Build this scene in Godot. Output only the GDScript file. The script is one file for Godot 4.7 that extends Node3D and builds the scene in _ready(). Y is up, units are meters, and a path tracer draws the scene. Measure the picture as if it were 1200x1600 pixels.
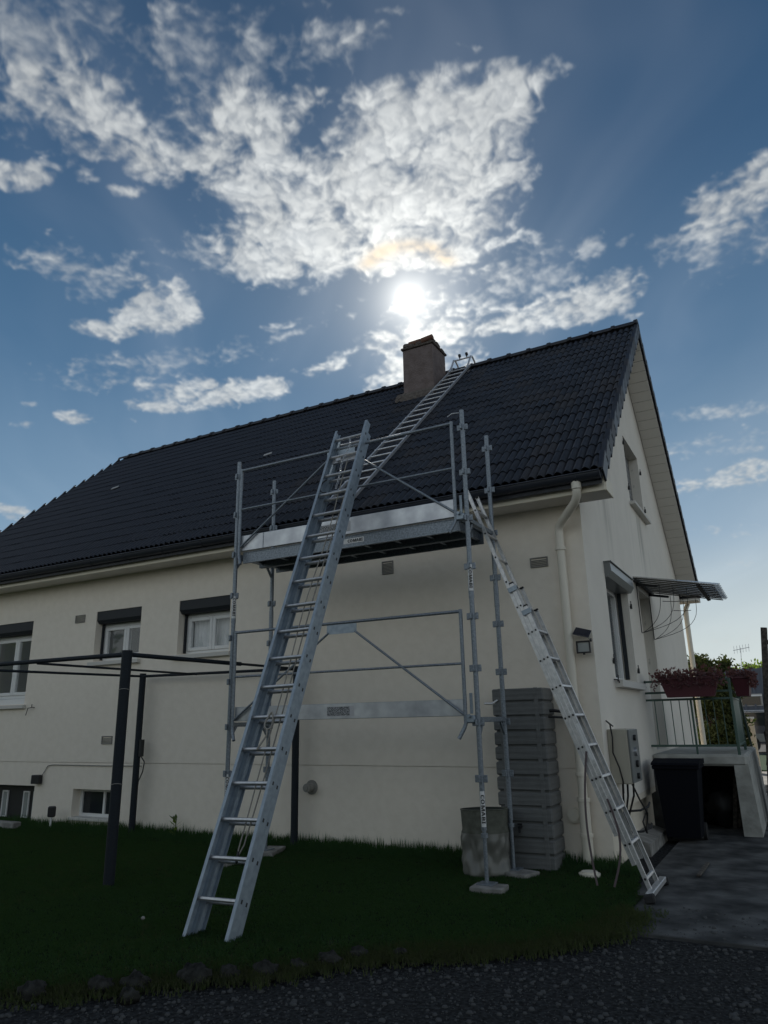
extends Node3D
# A rendered house with tiled roof, scaffold and ladders, seen against the sun.
# Facade lies in the plane z = 0 with its corner at x = 0; the gable lies in the plane x = 0.

const SUN_DIR := Vector3(-0.367, 0.543, -0.755)      # towards the sun
const EYE := Vector3(1.7595, 1.45, 7.8529)
const PITCH := 0.7190                                # roof slope in radians (41.2 degrees)
const EAVE := Vector3(0.0, 3.98, 0.45)
const RIDGE_Z := -4.2

const CLOUDS := [
	[-25.33, 42.41, 0.1231, 0.05727, 0.06138, -0.1718, 1.25, 0],
	[-20.18, 44.5, 0.2011, 0.06527, 0.06, -0.3035, 1.2, 0],
	[-30.36, 39.12, 0.1229, 0.02199, 0.04133, -0.2522, 1.2, 0],
	[-22.49, 38.86, 0.1775, -0.009597, -0.02303, -0.2702, 1.25, 0],
	[-38.66, 35.95, 0.1947, -0.07359, -0.1293, -0.4354, 1.1, 0],
	[-35.78, 38.11, 0.237, 0.003907, 0.02715, -0.4559, 1, 0],
	[-16, 45.62, 0.3209, -0.2702, -0.2584, -0.3572, 0.8, 0],
	[-14.93, 46.63, 0.2984, 0.01711, -0.06604, -0.9513, 0.55, 0],
	[-15.55, 41.99, 0.5596, -0.05197, -0.06025, -0.3483, 0.8, 0],
	[-30.41, 36.01, 0.3463, -0.004083, 0.0001195, -0.5513, 0.8, 0],
	[-35.12, 34.09, 0.5276, -0.3029, -0.5293, -1.049, 0.5, 0],
	[-38.96, 42.97, 0.1879, -0.02941, -0.01433, -0.272, 0.8, 0],
	[-41.85, 41.07, 0.3204, 0.01591, 0.05489, -0.4018, 1, 0],
	[-34.07, 46.4, 0.4552, 0.003632, 0.02758, -0.5235, 0.6, 0],
	[-43.63, 44.88, 0.2613, -0.08328, -0.07658, -0.4957, 0.7, 0],
	[-36.02, 47.82, 0.3749, 0.08554, 0.2054, -0.8841, 0.45, 1],
	[-43.7, 48.96, 0.2061, -0.00738, 0.06889, -0.6246, 0.45, 1],
	[-57.57, 42.24, 0.2308, -0.06527, -0.03967, -0.3595, 0.78, 0],
	[-59.8, 45.7, 0.2664, -0.006605, 0.1315, -0.5655, 0.8, 1],
	[-54.85, 44.8, 0.2831, -0.1649, -0.2467, -0.5659, 0.8, 0],
	[-49.88, 40.97, 0.2716, -0.0139, 0.07696, -0.7743, 1, 0],
	[-59.72, 37.65, 0.4406, 0.06187, 0.3451, -0.9939, 1, 0],
	[-53.73, 47.95, 0.2962, -0.4265, -0.7146, -0.423, 0.6, 1],
	[-54.43, 38.84, 0.8246, 0.09455, 0.5779, -2.04, 0.5, 0],
	[-51.21, 38.47, 0.6108, -0.04686, 0.1267, -2.002, 0.6, 0],
	[-48.05, 44.63, 0.3552, -0.2831, -0.4275, -0.6635, 0.45, 1],
	[-52.27, 42.31, 0.311, -0.1308, -0.2084, -0.7794, 0.7, 0],
	[-48.53, 30.8, 0.2578, 0.131, 0.3079, -0.5146, 1.05, 0],
	[-46.16, 30.88, 0.5457, 0.03724, 0.08794, -0.6174, 0.9, 0],
	[-52.15, 28.87, 0.469, -0.03187, 0.005059, -1.567, 0.7, 0],
	[-49.42, 32.93, 1.135, 0.0969, 0.2602, -1.395, 0.7, 0],
	[-52.6, 32.83, 0.4053, 0.1141, 0.5629, -1.369, 0.6, 1],
	[-54.69, 33.52, 0.4118, -0.08902, -0.3591, -2.825, 0.35, 1],
	[-46.25, 35.18, 0.3626, -0.1353, -0.7584, -2.639, 0.35, 1],
	[-43.12, 25.25, 0.1723, 0.02394, 0.153, -0.8494, 1, 0],
	[-38.31, 26.06, 0.5085, 0.01432, 0.07053, -1.272, 0.9, 0],
	[-48.54, 25.23, 0.4426, -0.002328, 0.09867, -2.344, 0.7, 0],
	[-47.17, 23.9, 0.3623, -0.004513, 0.04572, -1.893, 0.7, 0],
	[-33.62, 27.59, 0.4886, 0.1083, 0.3832, -1.66, 0.8, 0],
	[-53.34, 22.19, 0.5845, 0.01163, 0.1012, -1.789, 0.8, 0],
	[-56.85, 21.29, 1.11, 0.1298, 0.6273, -3.638, 0.7, 0],
	[-56.81, 22.72, 1.356, 0.1588, 1.01, -5.472, 0.5, 0],
	[-57.3, 15.18, 0.7307, -0.0271, -0.189, -2.455, 0.9, 0],
	[-56.89, 14.63, 1.122, -0.04428, -0.3677, -4.408, 0.7, 0],
	[-44.87, 27.74, 0.1734, 0.03509, 0.672, -2.576, 0.35, 1],
	[-27.83, 42.07, 2.169, -0.05725, -0.06356, -2.408, 0.3, 1],
	[1.725, 35.02, 0.2963, 0.06751, 0.06733, -0.5213, 1, 0],
	[4.235, 35.7, 0.4689, 0.09732, 0.05955, -0.6045, 1, 0],
	[-2.45, 33.79, 0.3521, -0.005814, -0.2403, -1.662, 0.6, 1],
	[-11.26, 30.81, 0.1825, 0.02456, 0.04916, -0.7137, 1.05, 0],
	[-7.952, 31.63, 0.366, 0.1309, 0.2087, -0.6887, 1, 0],
	[-17.92, 30.34, 0.2598, 0.01752, 0.03495, -1.5, 0.9, 0],
	[-14.28, 33.1, 0.3072, 0.05282, 0.08415, -0.8275, 0.65, 1],
	[-9.395, 34.6, 0.8092, 0.4959, 0.4817, -0.8592, 0.75, 1],
	[-6.703, 34.62, 1.132, 0.4365, 0.8195, -2.647, 0.5, 1],
	[-5.783, 31.21, 1.629, -0.2184, -0.527, -2.207, 0.6, 0],
	[-6.949, 29.61, 1.245, -0.1587, -0.47, -2.167, 0.5, 0],
	[-26.86, 27.16, 0.3543, -0.07433, -0.05887, -0.2836, 0.85, 0],
	[-28.2, 29.88, 0.5026, -0.01136, -0.0292, -1.292, 0.8, 0],
	[-22.06, 32.01, 0.379, -0.1518, -0.0835, -0.2083, 0.62, 0],
	[-23.14, 28.23, 0.3349, -0.016, -0.02939, -0.4548, 0.7, 0],
	[-24.74, 30.25, 0.3365, -0.01349, -0.01575, -0.2967, 0.7, 1],
	[-28.06, 34.84, 0.8722, -0.3589, -0.8373, -2.25, 0.6, 0],
	[-25.68, 35.23, 0.3447, -0.0125, -0.1046, -2.184, 0.5, 0],
	[-57.24, 46.04, 0.1372, -0.03321, -0.004873, -0.3017, 0.58, 1],
	[-44.14, 47.09, 0.1287, -0.02883, -0.01674, -0.3314, 0.54, 1],
	[-51.14, 42.14, 0.1242, -0.04238, -0.07246, -0.3993, 0.5, 1],
	[-35.41, 49.31, 0.1571, 0.002526, 0.04151, -0.5577, 0.45, 1],
	[-16.51, 33.37, 0.1567, 0.05832, 0.1131, -0.3705, 0.55, 1],
	[-53.07, 32.53, 0.1724, -0.01092, 0.0178, -0.4545, 0.5, 1],
	[-43.76, 35.26, 0.1799, -0.05398, -0.153, -0.7157, 0.5, 1],
	[0.7788, 32.74, 0.2169, 0.01664, -0.01435, -0.3911, 0.5, 1],
	[-47.42, 26.98, 0.106, 0.02261, 0.1946, -0.6896, 0.45, 1],
	[-34.06, 45.05, 0.1655, 0.2242, 0.7979, -0.7693, -0.75, 0],
	[-30.2, 48.17, 0.3085, 0.1279, 0.444, -1.42, -0.6, 0],
	[-46.2, 37.8, 0.3282, -0.03514, 0.002426, -0.5806, -0.95, 0],
	[-49.43, 46.28, 0.4156, -0.1913, -0.1821, -0.7023, -0.8, 0],
	[-32.2, 33.93, 0.3368, 0.06154, 0.1783, -0.9649, -0.8, 0],
	[-18.33, 47.03, 0.3848, 0.1222, 0.2981, -1.833, -0.5, 0],
	[-30.43, 34.63, 0.687, -0.007963, -0.0004743, -1.205, -0.6, 0],
	[-43.98, 38.3, 0.4432, -0.1342, -0.2153, -1.117, -0.6, 0],
	[-38.74, 51.03, 0.3039, 0.01104, 0.2244, -1.822, 0.35, 1],
	[-26.11, 51.21, 0.5957, -0.02342, -0.1439, -2.904, 0.35, 1],
	[-28.18, 49.79, 0.5856, -0.01549, -0.03358, -1.56, 0.35, 1],
	[-0.3466, 21.34, 0.1361, -0.01008, -0.1628, -1.369, 0.45, 1],
	[-2.007, 19.33, 0.1995, 0.002662, 0.007745, -1.202, 0.45, 1],
	[-0.2277, 16.69, 0.1759, 0.00609, 0.05385, -0.9147, 0.75, 0],
	[-2.927, 16.19, 0.2948, -0.018, -0.09093, -1.532, 0.5, 1],
	[0.06214, 18.49, 0.2056, -0.01559, -0.1761, -1.827, 0.4, 1],
	[-2.87, 10.57, 0.3956, -0.05609, -0.3988, -3.599, 0.35, 1],
	[-1.603, 5.019, 0.2069, -0.03081, -0.1513, -2.259, 0.3, 1],
	[-1.277, 12.69, 0.1511, -0.02244, -0.2953, -2.167, 0.3, 1],
	[-37.87, 29.72, 0.1071, 0.03677, 0.8041, -2.2, 0.4, 1],
	[-35.65, 31.25, 0.1208, 0.04034, 0.8625, -2.506, 0.35, 1],
	[-32.78, 28.44, 0.1683, 0.06988, 0.9776, -2.375, 0.35, 1],
	[-44.61, 23.91, 0.2045, 0.04794, 0.9341, -3.336, 0.2, 1]
]


class MB:
	# collects triangles; winding is made to agree with the normals that are given
	var v := PackedVector3Array()
	var n := PackedVector3Array()
	var t := PackedVector2Array()
	func tri(a: Vector3, b: Vector3, c: Vector3, na: Vector3, nb: Vector3, nc: Vector3, ua := Vector2.ZERO, ub := Vector2.ZERO, uc := Vector2.ZERO) -> void:
		if (b - a).cross(c - a).dot(na + nb + nc) > 0.0:
			v.append_array([a, c, b]); n.append_array([na, nc, nb]); t.append_array([ua, uc, ub])
		else:
			v.append_array([a, b, c]); n.append_array([na, nb, nc]); t.append_array([ua, ub, uc])
	func quad(a: Vector3, b: Vector3, c: Vector3, d: Vector3, out: Vector3) -> void:
		var m := (b - a).cross(d - a)
		if m.length_squared() < 1e-14:
			m = (c - b).cross(d - b)
		m = m.normalized()
		if m.dot(out) < 0.0:
			m = -m
		tri(a, b, c, m, m, m, Vector2(0, 0), Vector2(1, 0), Vector2(1, 1)); tri(a, c, d, m, m, m, Vector2(0, 0), Vector2(1, 1), Vector2(0, 1))
	func quad_n(a: Vector3, b: Vector3, c: Vector3, d: Vector3, na: Vector3, nb: Vector3, nc: Vector3, nd: Vector3) -> void:
		tri(a, b, c, na, nb, nc); tri(a, c, d, na, nc, nd)
	func quad_uv(a: Vector3, b: Vector3, c: Vector3, d: Vector3, m: Vector3, ua: Vector2, ub: Vector2, uc: Vector2, ud: Vector2) -> void:
		tri(a, b, c, m, m, m, ua, ub, uc); tri(a, c, d, m, m, m, ua, uc, ud)
	# box with slightly chamfered edges (chamfer 0 gives a plain one)
	func box(c: Vector3, s: Vector3, bs := Basis(), ch := 0.0) -> void:
		var h := s * 0.5
		if ch <= 0.0:
			for ax in 3:
				for sg in [-1.0, 1.0]:
					var m := Vector3.ZERO; m[ax] = sg
					var a1 := (ax + 1) % 3; var a2 := (ax + 2) % 3
					var q := []
					for k in [[-1, -1], [1, -1], [1, 1], [-1, 1]]:
						var p := Vector3.ZERO
						p[ax] = sg * h[ax]; p[a1] = k[0] * h[a1]; p[a2] = k[1] * h[a2]
						q.append(c + bs * p)
					quad(q[0], q[1], q[2], q[3], bs * m)
			return
		ch = minf(ch, minf(h.x, minf(h.y, h.z)) * 0.8)
		for ax in 3:
			var a1 := (ax + 1) % 3; var a2 := (ax + 2) % 3
			for sg in [-1.0, 1.0]:
				var m := Vector3.ZERO; m[ax] = sg
				var q := []
				for k in [[-1, -1], [1, -1], [1, 1], [-1, 1]]:
					var p := Vector3.ZERO
					p[ax] = sg * h[ax]; p[a1] = k[0] * (h[a1] - ch); p[a2] = k[1] * (h[a2] - ch)
					q.append(c + bs * p)
				quad(q[0], q[1], q[2], q[3], bs * m)
			for s1 in [-1.0, 1.0]:
				for s2 in [-1.0, 1.0]:
					var q2 := []
					for k in [[0, -1], [0, 1], [1, 1], [1, -1]]:
						var p := Vector3.ZERO
						p[ax] = k[1] * (h[ax] - ch)
						p[a1] = s1 * (h[a1] - (ch if k[0] == 0 else 0.0)); p[a2] = s2 * (h[a2] - (0.0 if k[0] == 0 else ch))
						q2.append(c + bs * p)
					var m2 := Vector3.ZERO; m2[a1] = s1; m2[a2] = s2
					quad(q2[0], q2[1], q2[2], q2[3], bs * m2)
		for sx in [-1.0, 1.0]:
			for sy in [-1.0, 1.0]:
				for sz in [-1.0, 1.0]:
					var m3 := (bs * Vector3(sx, sy, sz)).normalized()
					tri(c + bs * Vector3(sx * h.x, sy * (h.y - ch), sz * (h.z - ch)), c + bs * Vector3(sx * (h.x - ch), sy * h.y, sz * (h.z - ch)), c + bs * Vector3(sx * (h.x - ch), sy * (h.y - ch), sz * h.z), m3, m3, m3)
	# box between two corner points
	func span(lo: Vector3, hi: Vector3, ch := 0.0) -> void:
		box((lo + hi) * 0.5, (hi - lo).abs(), Basis(), ch)
	# rectangular bar from a to b; w is its width along xdir, h across that
	func beam(a: Vector3, b: Vector3, xdir: Vector3, w: float, h: float, ch := 0.0) -> void:
		var y := (b - a).normalized()
		var x := (xdir - y * xdir.dot(y)).normalized()
		box((a + b) * 0.5, Vector3(w, (b - a).length(), h), Basis(x, y, x.cross(y)), ch)
	func tube(a: Vector3, b: Vector3, r: float, seg := 10, r2 := -1.0, caps := true) -> void:
		if r2 < 0.0:
			r2 = r
		var d := (b - a).normalized()
		var x := d.cross(Vector3.UP if absf(d.y) < 0.9 else Vector3.RIGHT).normalized()
		var y := d.cross(x)
		for i in seg:
			var a0 := TAU * i / seg; var a1 := TAU * (i + 1) / seg
			var n0 := x * cos(a0) + y * sin(a0); var n1 := x * cos(a1) + y * sin(a1)
			quad_n(a + n0 * r, a + n1 * r, b + n1 * r2, b + n0 * r2, n0, n1, n1, n0)
			if caps:
				tri(a, a + n0 * r, a + n1 * r, -d, -d, -d); tri(b, b + n0 * r2, b + n1 * r2, d, d, d)
	func path(p: Array, r: float, seg := 6) -> void:
		var k := p.size()
		var rings := []
		var x := Vector3.ZERO
		for i in k:
			var d: Vector3 = (p[mini(i + 1, k - 1)] - p[maxi(i - 1, 0)]).normalized()
			if i == 0:
				x = d.cross(Vector3.UP if absf(d.y) < 0.9 else Vector3.RIGHT).normalized()
			else:
				x = (x - d * x.dot(d)).normalized()
			var y := d.cross(x)
			var ring := []
			for j in seg:
				ring.append(x * cos(TAU * j / seg) + y * sin(TAU * j / seg))
			rings.append(ring)
		for i in k - 1:
			for j in seg:
				var j2 := (j + 1) % seg
				quad_n(p[i] + rings[i][j] * r, p[i] + rings[i][j2] * r, p[i + 1] + rings[i + 1][j2] * r, p[i + 1] + rings[i + 1][j] * r, rings[i][j], rings[i][j2], rings[i + 1][j2], rings[i + 1][j])
		for e in [0, k - 1]:
			var d2: Vector3 = (p[0] - p[1]).normalized() if e == 0 else (p[k - 1] - p[k - 2]).normalized()
			for j in seg:
				tri(p[e], p[e] + rings[e][j] * r, p[e] + rings[e][(j + 1) % seg] * r, d2, d2, d2)
	# closed outline (in the plane given by ax, ay at org) pushed along dir by depth
	func prism(pts: PackedVector2Array, org: Vector3, ax: Vector3, ay: Vector3, depth: Vector3) -> void:
		var idx := Geometry2D.triangulate_polygon(pts)
		var dn := depth.normalized()
		for i in range(0, idx.size(), 3):
			var a := org + ax * pts[idx[i]].x + ay * pts[idx[i]].y
			var b := org + ax * pts[idx[i + 1]].x + ay * pts[idx[i + 1]].y
			var c := org + ax * pts[idx[i + 2]].x + ay * pts[idx[i + 2]].y
			tri(a, b, c, -dn, -dn, -dn); tri(a + depth, b + depth, c + depth, dn, dn, dn)
		var area := 0.0
		for i in pts.size():
			area += pts[i].cross(pts[(i + 1) % pts.size()])
		var sg := 1.0 if area > 0.0 else -1.0
		for i in pts.size():
			var p := pts[i]; var q := pts[(i + 1) % pts.size()]
			var e := (q - p) * sg
			quad(org + ax * p.x + ay * p.y, org + ax * q.x + ay * q.y, org + ax * q.x + ay * q.y + depth, org + ax * p.x + ay * p.y + depth, ax * e.y - ay * e.x)
	# open or closed surface of revolution about the vertical at c; prof holds (radius, height)
	func lathe(c: Vector3, prof: Array, seg := 24) -> void:
		for k in prof.size() - 1:
			var p: Vector2 = prof[k]; var q: Vector2 = prof[k + 1]
			var e := (q - p).normalized()
			for i in seg:
				var a0 := TAU * i / seg; var a1 := TAU * (i + 1) / seg
				var d0 := Vector3(cos(a0), 0, sin(a0)); var d1 := Vector3(cos(a1), 0, sin(a1))
				var n0 := d0 * e.y - Vector3.UP * e.x; var n1 := d1 * e.y - Vector3.UP * e.x
				quad_n(c + d0 * p.x + Vector3.UP * p.y, c + d1 * p.x + Vector3.UP * p.y, c + d1 * q.x + Vector3.UP * q.y, c + d0 * q.x + Vector3.UP * q.y, n0, n1, n1, n0)
	func mesh() -> ArrayMesh:
		var arr := []
		arr.resize(Mesh.ARRAY_MAX)
		arr[Mesh.ARRAY_VERTEX] = v; arr[Mesh.ARRAY_NORMAL] = n; arr[Mesh.ARRAY_TEX_UV] = t
		var m := ArrayMesh.new()
		m.add_surface_from_arrays(Mesh.PRIMITIVE_TRIANGLES, arr)
		return m

var M := {}
var taken := {}
var rng := RandomNumberGenerator.new()

func numbered(called: String) -> String:
	taken[called] = taken.get(called, 0) + 1
	return called if taken[called] == 1 else "%s_%03d" % [called, taken[called] - 1]

# a thing: a node at its base, whose children are its parts (their meshes are given in world places)
func thing(called: String, label: String, category: String, at := Vector3.ZERO, group := "") -> Node3D:
	var o := Node3D.new()
	o.name = numbered(called)
	add_child(o)
	o.position = at
	o.set_meta("label", label); o.set_meta("category", category)
	if group:
		o.set_meta("group", group)
	return o

func part(parent: Node3D, called: String, m, material: Material, label := "") -> MeshInstance3D:
	var o := MeshInstance3D.new()
	o.name = called
	o.mesh = m.mesh() if m is MB else m
	o.material_override = material
	parent.add_child(o, true)
	if parent.get_parent() == self:
		o.position = -parent.position
	if label:
		o.set_meta("label", label)
	return o

func single(called: String, m, material: Material, label: String, category: String, group := "", kind := "") -> MeshInstance3D:
	var o := MeshInstance3D.new()
	o.name = numbered(called)
	o.mesh = m.mesh() if m is MB else m
	o.material_override = material
	add_child(o)
	if label:
		o.set_meta("label", label)
	if category:
		o.set_meta("category", category)
	if group:
		o.set_meta("group", group)
	if kind:
		o.set_meta("kind", kind)
	return o

func lin(r: float, g: float, b: float) -> Color:
	return Color(r, g, b).linear_to_srgb()

func mat(key: String, c: Color, rough := 0.8, metal := 0.0) -> StandardMaterial3D:
	var m := StandardMaterial3D.new()
	m.resource_name = key
	m.albedo_color = c.linear_to_srgb()
	m.roughness = rough
	m.metallic = metal
	M[key] = m
	return m

func noise(freq: float, kind := FastNoiseLite.TYPE_SIMPLEX_SMOOTH, oct := 4, sd := 1) -> FastNoiseLite:
	var f := FastNoiseLite.new()
	f.noise_type = kind
	f.frequency = freq
	f.fractal_octaves = oct
	f.seed = sd
	return f

# seamless greyscale noise picture, from lo to hi around white; used as colour grain
func grain(size: int, freq: float, lo: Color, hi: Color, sd := 1, oct := 4, kind := FastNoiseLite.TYPE_SIMPLEX_SMOOTH) -> ImageTexture:
	var im := noise(freq, kind, oct, sd).get_seamless_image(size, size, false, false, 0.12)
	var out := Image.create(size, size, false, Image.FORMAT_RGB8)
	for y in size:
		for x in size:
			out.set_pixel(x, y, lo.lerp(hi, im.get_pixel(x, y).r))
	return ImageTexture.create_from_image(out)

func relief(size: int, freq: float, sd := 1, oct := 3, kind := FastNoiseLite.TYPE_SIMPLEX_SMOOTH) -> ImageTexture:
	return ImageTexture.create_from_image(noise(freq, kind, oct, sd).get_seamless_image(size, size, false, false, 0.12))

func dress(m: StandardMaterial3D, tex: Texture2D, scale: float, bump: Texture2D = null, depth := 0.0, world := true) -> void:
	m.albedo_texture = tex
	m.uv1_triplanar = true
	m.uv1_world_triplanar = world
	m.uv1_scale = Vector3.ONE * scale
	if bump:
		m.heightmap_enabled = true
		m.heightmap_texture = bump
		m.heightmap_scale = depth

# ------------------------------------------------------------------ sky

func sky_color(az: float, el: float, dens: float, thin: float, nz: Array) -> Color:
	var e := deg_to_rad(maxf(el, 0.0)); var a := deg_to_rad(az)
	var d := Vector3(cos(e) * sin(a), sin(e), -cos(e) * cos(a))
	var ang := rad_to_deg(acos(clampf(d.dot(SUN_DIR.normalized()), -1.0, 1.0)))
	var stops := [[0.0, Vector3(0.62, 0.68, 0.67)], [5.0, Vector3(0.49, 0.58, 0.60)], [13.0, Vector3(0.20, 0.33, 0.475)], [26.0, Vector3(0.072, 0.165, 0.295)], [40.0, Vector3(0.031, 0.090, 0.188)], [52.0, Vector3(0.017, 0.060, 0.136)], [90.0, Vector3(0.019, 0.058, 0.125)]]
	var c := Vector3.ZERO
	for i in stops.size() - 1:
		if el <= stops[i + 1][0]:
			c = (stops[i][1] as Vector3).lerp(stops[i + 1][1], clampf((maxf(el, 0.0) - stops[i][0]) / (stops[i + 1][0] - stops[i][0]), 0.0, 1.0))
			break
	# a pale haze lies low in the sky, thicker to the right of the house and on round behind
	var side := 0.5 - 0.5 * cos(deg_to_rad(clampf((az + 40.0 if az > -40.0 else -40.0 - az) * 2.0, 0.0, 180.0)))
	c = c.lerp(Vector3(0.76, 0.81, 0.80), (0.14 + 0.70 * side) * exp(-pow(maxf(el, 0.0) / (9.0 + 16.0 * side), 2.0)))
	# thin veil of cirrus everywhere, brighter towards the sun
	var q := Vector2(d.x, d.z) / (d.y + 0.18)
	var wx: float = nz[2].get_noise_2d(q.x * 40.0, q.y * 40.0)
	var veil: float = nz[3].get_noise_2d((q.x * 0.5 + q.y * 0.85) * 34.0 + wx * 12.0, (q.x * 0.85 - q.y * 0.5) * 150.0 + wx * 20.0)
	veil = pow(clampf(veil * 0.9 + 0.40, 0.0, 1.0), 1.6)
	c += Vector3(1.0, 1.0, 1.0) * veil * (0.020 + 0.19 * exp(-ang / 12.0))
	c += Vector3(1.0, 0.94, 0.80) * (0.85 * exp(-ang / 2.3) * (0.75 + 0.5 * veil) + 0.20 * exp(-ang / 7.0)) + Vector3(0.85, 1.0, 1.08) * 0.03 * exp(-ang / 20.0)
	if dens > 0.0 or thin > 0.0:
		var w2: float = nz[2].get_noise_2d(q.x * 320.0 + 50.0, q.y * 320.0)
		var w3: float = nz[2].get_noise_2d(q.x * 320.0, q.y * 320.0 + 90.0)
		var fb: float = nz[0].get_noise_2d(q.x * 230.0 + w2 * 9.0, q.y * 230.0 + w3 * 9.0)
		var fine: float = nz[0].get_noise_2d(q.x * 900.0 + fb * 12.0 + 300.0, q.y * 900.0 + w3 * 8.0)
		var cr: float = nz[1].get_noise_2d(q.x * 250.0 + w2 * 9.0 + fine * 4.0, q.y * 250.0 + w3 * 9.0 + fb * 9.0)      # -1 in the cracks
		var crack := smoothstep(-1.02, -0.72, cr)
		var edge := dens * 1.22 + fb * 0.95 + fine * 0.36 - 0.38
		var k := smoothstep(-0.06, 0.95, edge)
		var kt := smoothstep(0.0, 0.9, thin * 1.15 + fb * 0.55 + fine * 0.34 - 0.26) * 0.62
		var body := 0.38 + 0.50 * exp(-ang / 17.0) + 0.75 * exp(-ang / 4.0) + 0.66 * smoothstep(45.0, 110.0, ang)
		var light := body * (0.91 + 0.09 * crack) * (0.97 + 0.20 * fb + 0.13 * fine + 0.16 * w2)
		var warm := Vector3(0.97, 1.0, 0.99).lerp(Vector3(1.0, 0.965, 0.87), exp(-ang / 5.0))
		var cover := clampf(k * (0.86 + 0.14 * crack) * (0.90 + 0.24 * fine + 0.10 * w3) + kt * (1.0 - k), 0.0, 1.0)
		c = c.lerp(c * 0.22 + warm * light, cover)
		# iridescent rim of the cloud just above the sun
		var iris := exp(-pow((ang - 3.9) / 0.6, 2.0)) * cover * smoothstep(34.6, 35.6, el) * smoothstep(37.6, 36.4, el)
		c = c.lerp(Vector3(1.05, 0.80, 0.50), clampf(iris * 0.7, 0.0, 0.6))
	# the glare of the sun comes through torn cloud
	c += Vector3(1.0, 0.985, 0.95) * (0.75 + 0.6 * veil) * (7.0 * exp(-pow(ang / 0.46, 2.0)) + 0.9 * exp(-ang / 1.0))
	return Color(c.x, c.y, c.z)

func cloud_fields(w: int, h: int, az0: float, el1: float, step: float, blobs: Array) -> Array:
	var dn := PackedFloat32Array(); dn.resize(w * h)
	var th := PackedFloat32Array(); th.resize(w * h)
	for b in blobs:
		var det: float = b[2] * b[5] - b[3] * b[4]
		var ex: float = (absf(b[5]) + absf(b[3])) / absf(det) * 1.25
		var ey: float = (absf(b[4]) + absf(b[2])) / absf(det) * 1.25
		var y0 := maxi(0, int((el1 - (b[1] + ey)) / step)); var y1 := mini(h - 1, int((el1 - (b[1] - ey)) / step))
		for y in range(y0, y1 + 1):
			var el := el1 - (y + 0.5) * step
			var cs := maxf(cos(deg_to_rad(el)), 0.1)
			var x0 := maxi(0, int((b[0] - ex / cs - az0) / step)); var x1 := mini(w - 1, int((b[0] + ex / cs - az0) / step))
			for x in range(x0, x1 + 1):
				var dx: float = (az0 + (x + 0.5) * step - b[0]) * cs
				var dy: float = el - b[1]
				var u: float = b[2] * dx + b[3] * dy
				var v: float = b[4] * dx + b[5] * dy
				var q := 1.0 - (u * u + v * v) * 0.64
				if q > 0.0:
					var i := y * w + x
					if b[6] < 0.0:
						dn[i] *= 1.0 + q * b[6]
					elif b[7] > 0.5:
						th[i] = maxf(th[i], q * b[6])
					else:
						dn[i] = 1.0 - (1.0 - minf(dn[i], 1.0)) * (1.0 - minf(q * b[6], 1.0)) if dn[i] > 0.0 else q * b[6]
	return [dn, th]

func sky_patch(w: int, h: int, az0: float, el1: float, step: float, blobs: Array, nz: Array) -> Image:
	var f := cloud_fields(w, h, az0, el1, step, blobs)
	var px := PackedFloat32Array(); px.resize(w * h * 3)
	for y in h:
		var el := el1 - (y + 0.5) * step
		for x in w:
			var i := y * w + x
			var c := sky_color(az0 + (x + 0.5) * step, el, f[0][i], f[1][i], nz)
			px[i * 3] = c.r; px[i * 3 + 1] = c.g; px[i * 3 + 2] = c.b
	return Image.create_from_data(w, h, false, Image.FORMAT_RGBF, px.to_byte_array())

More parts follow.
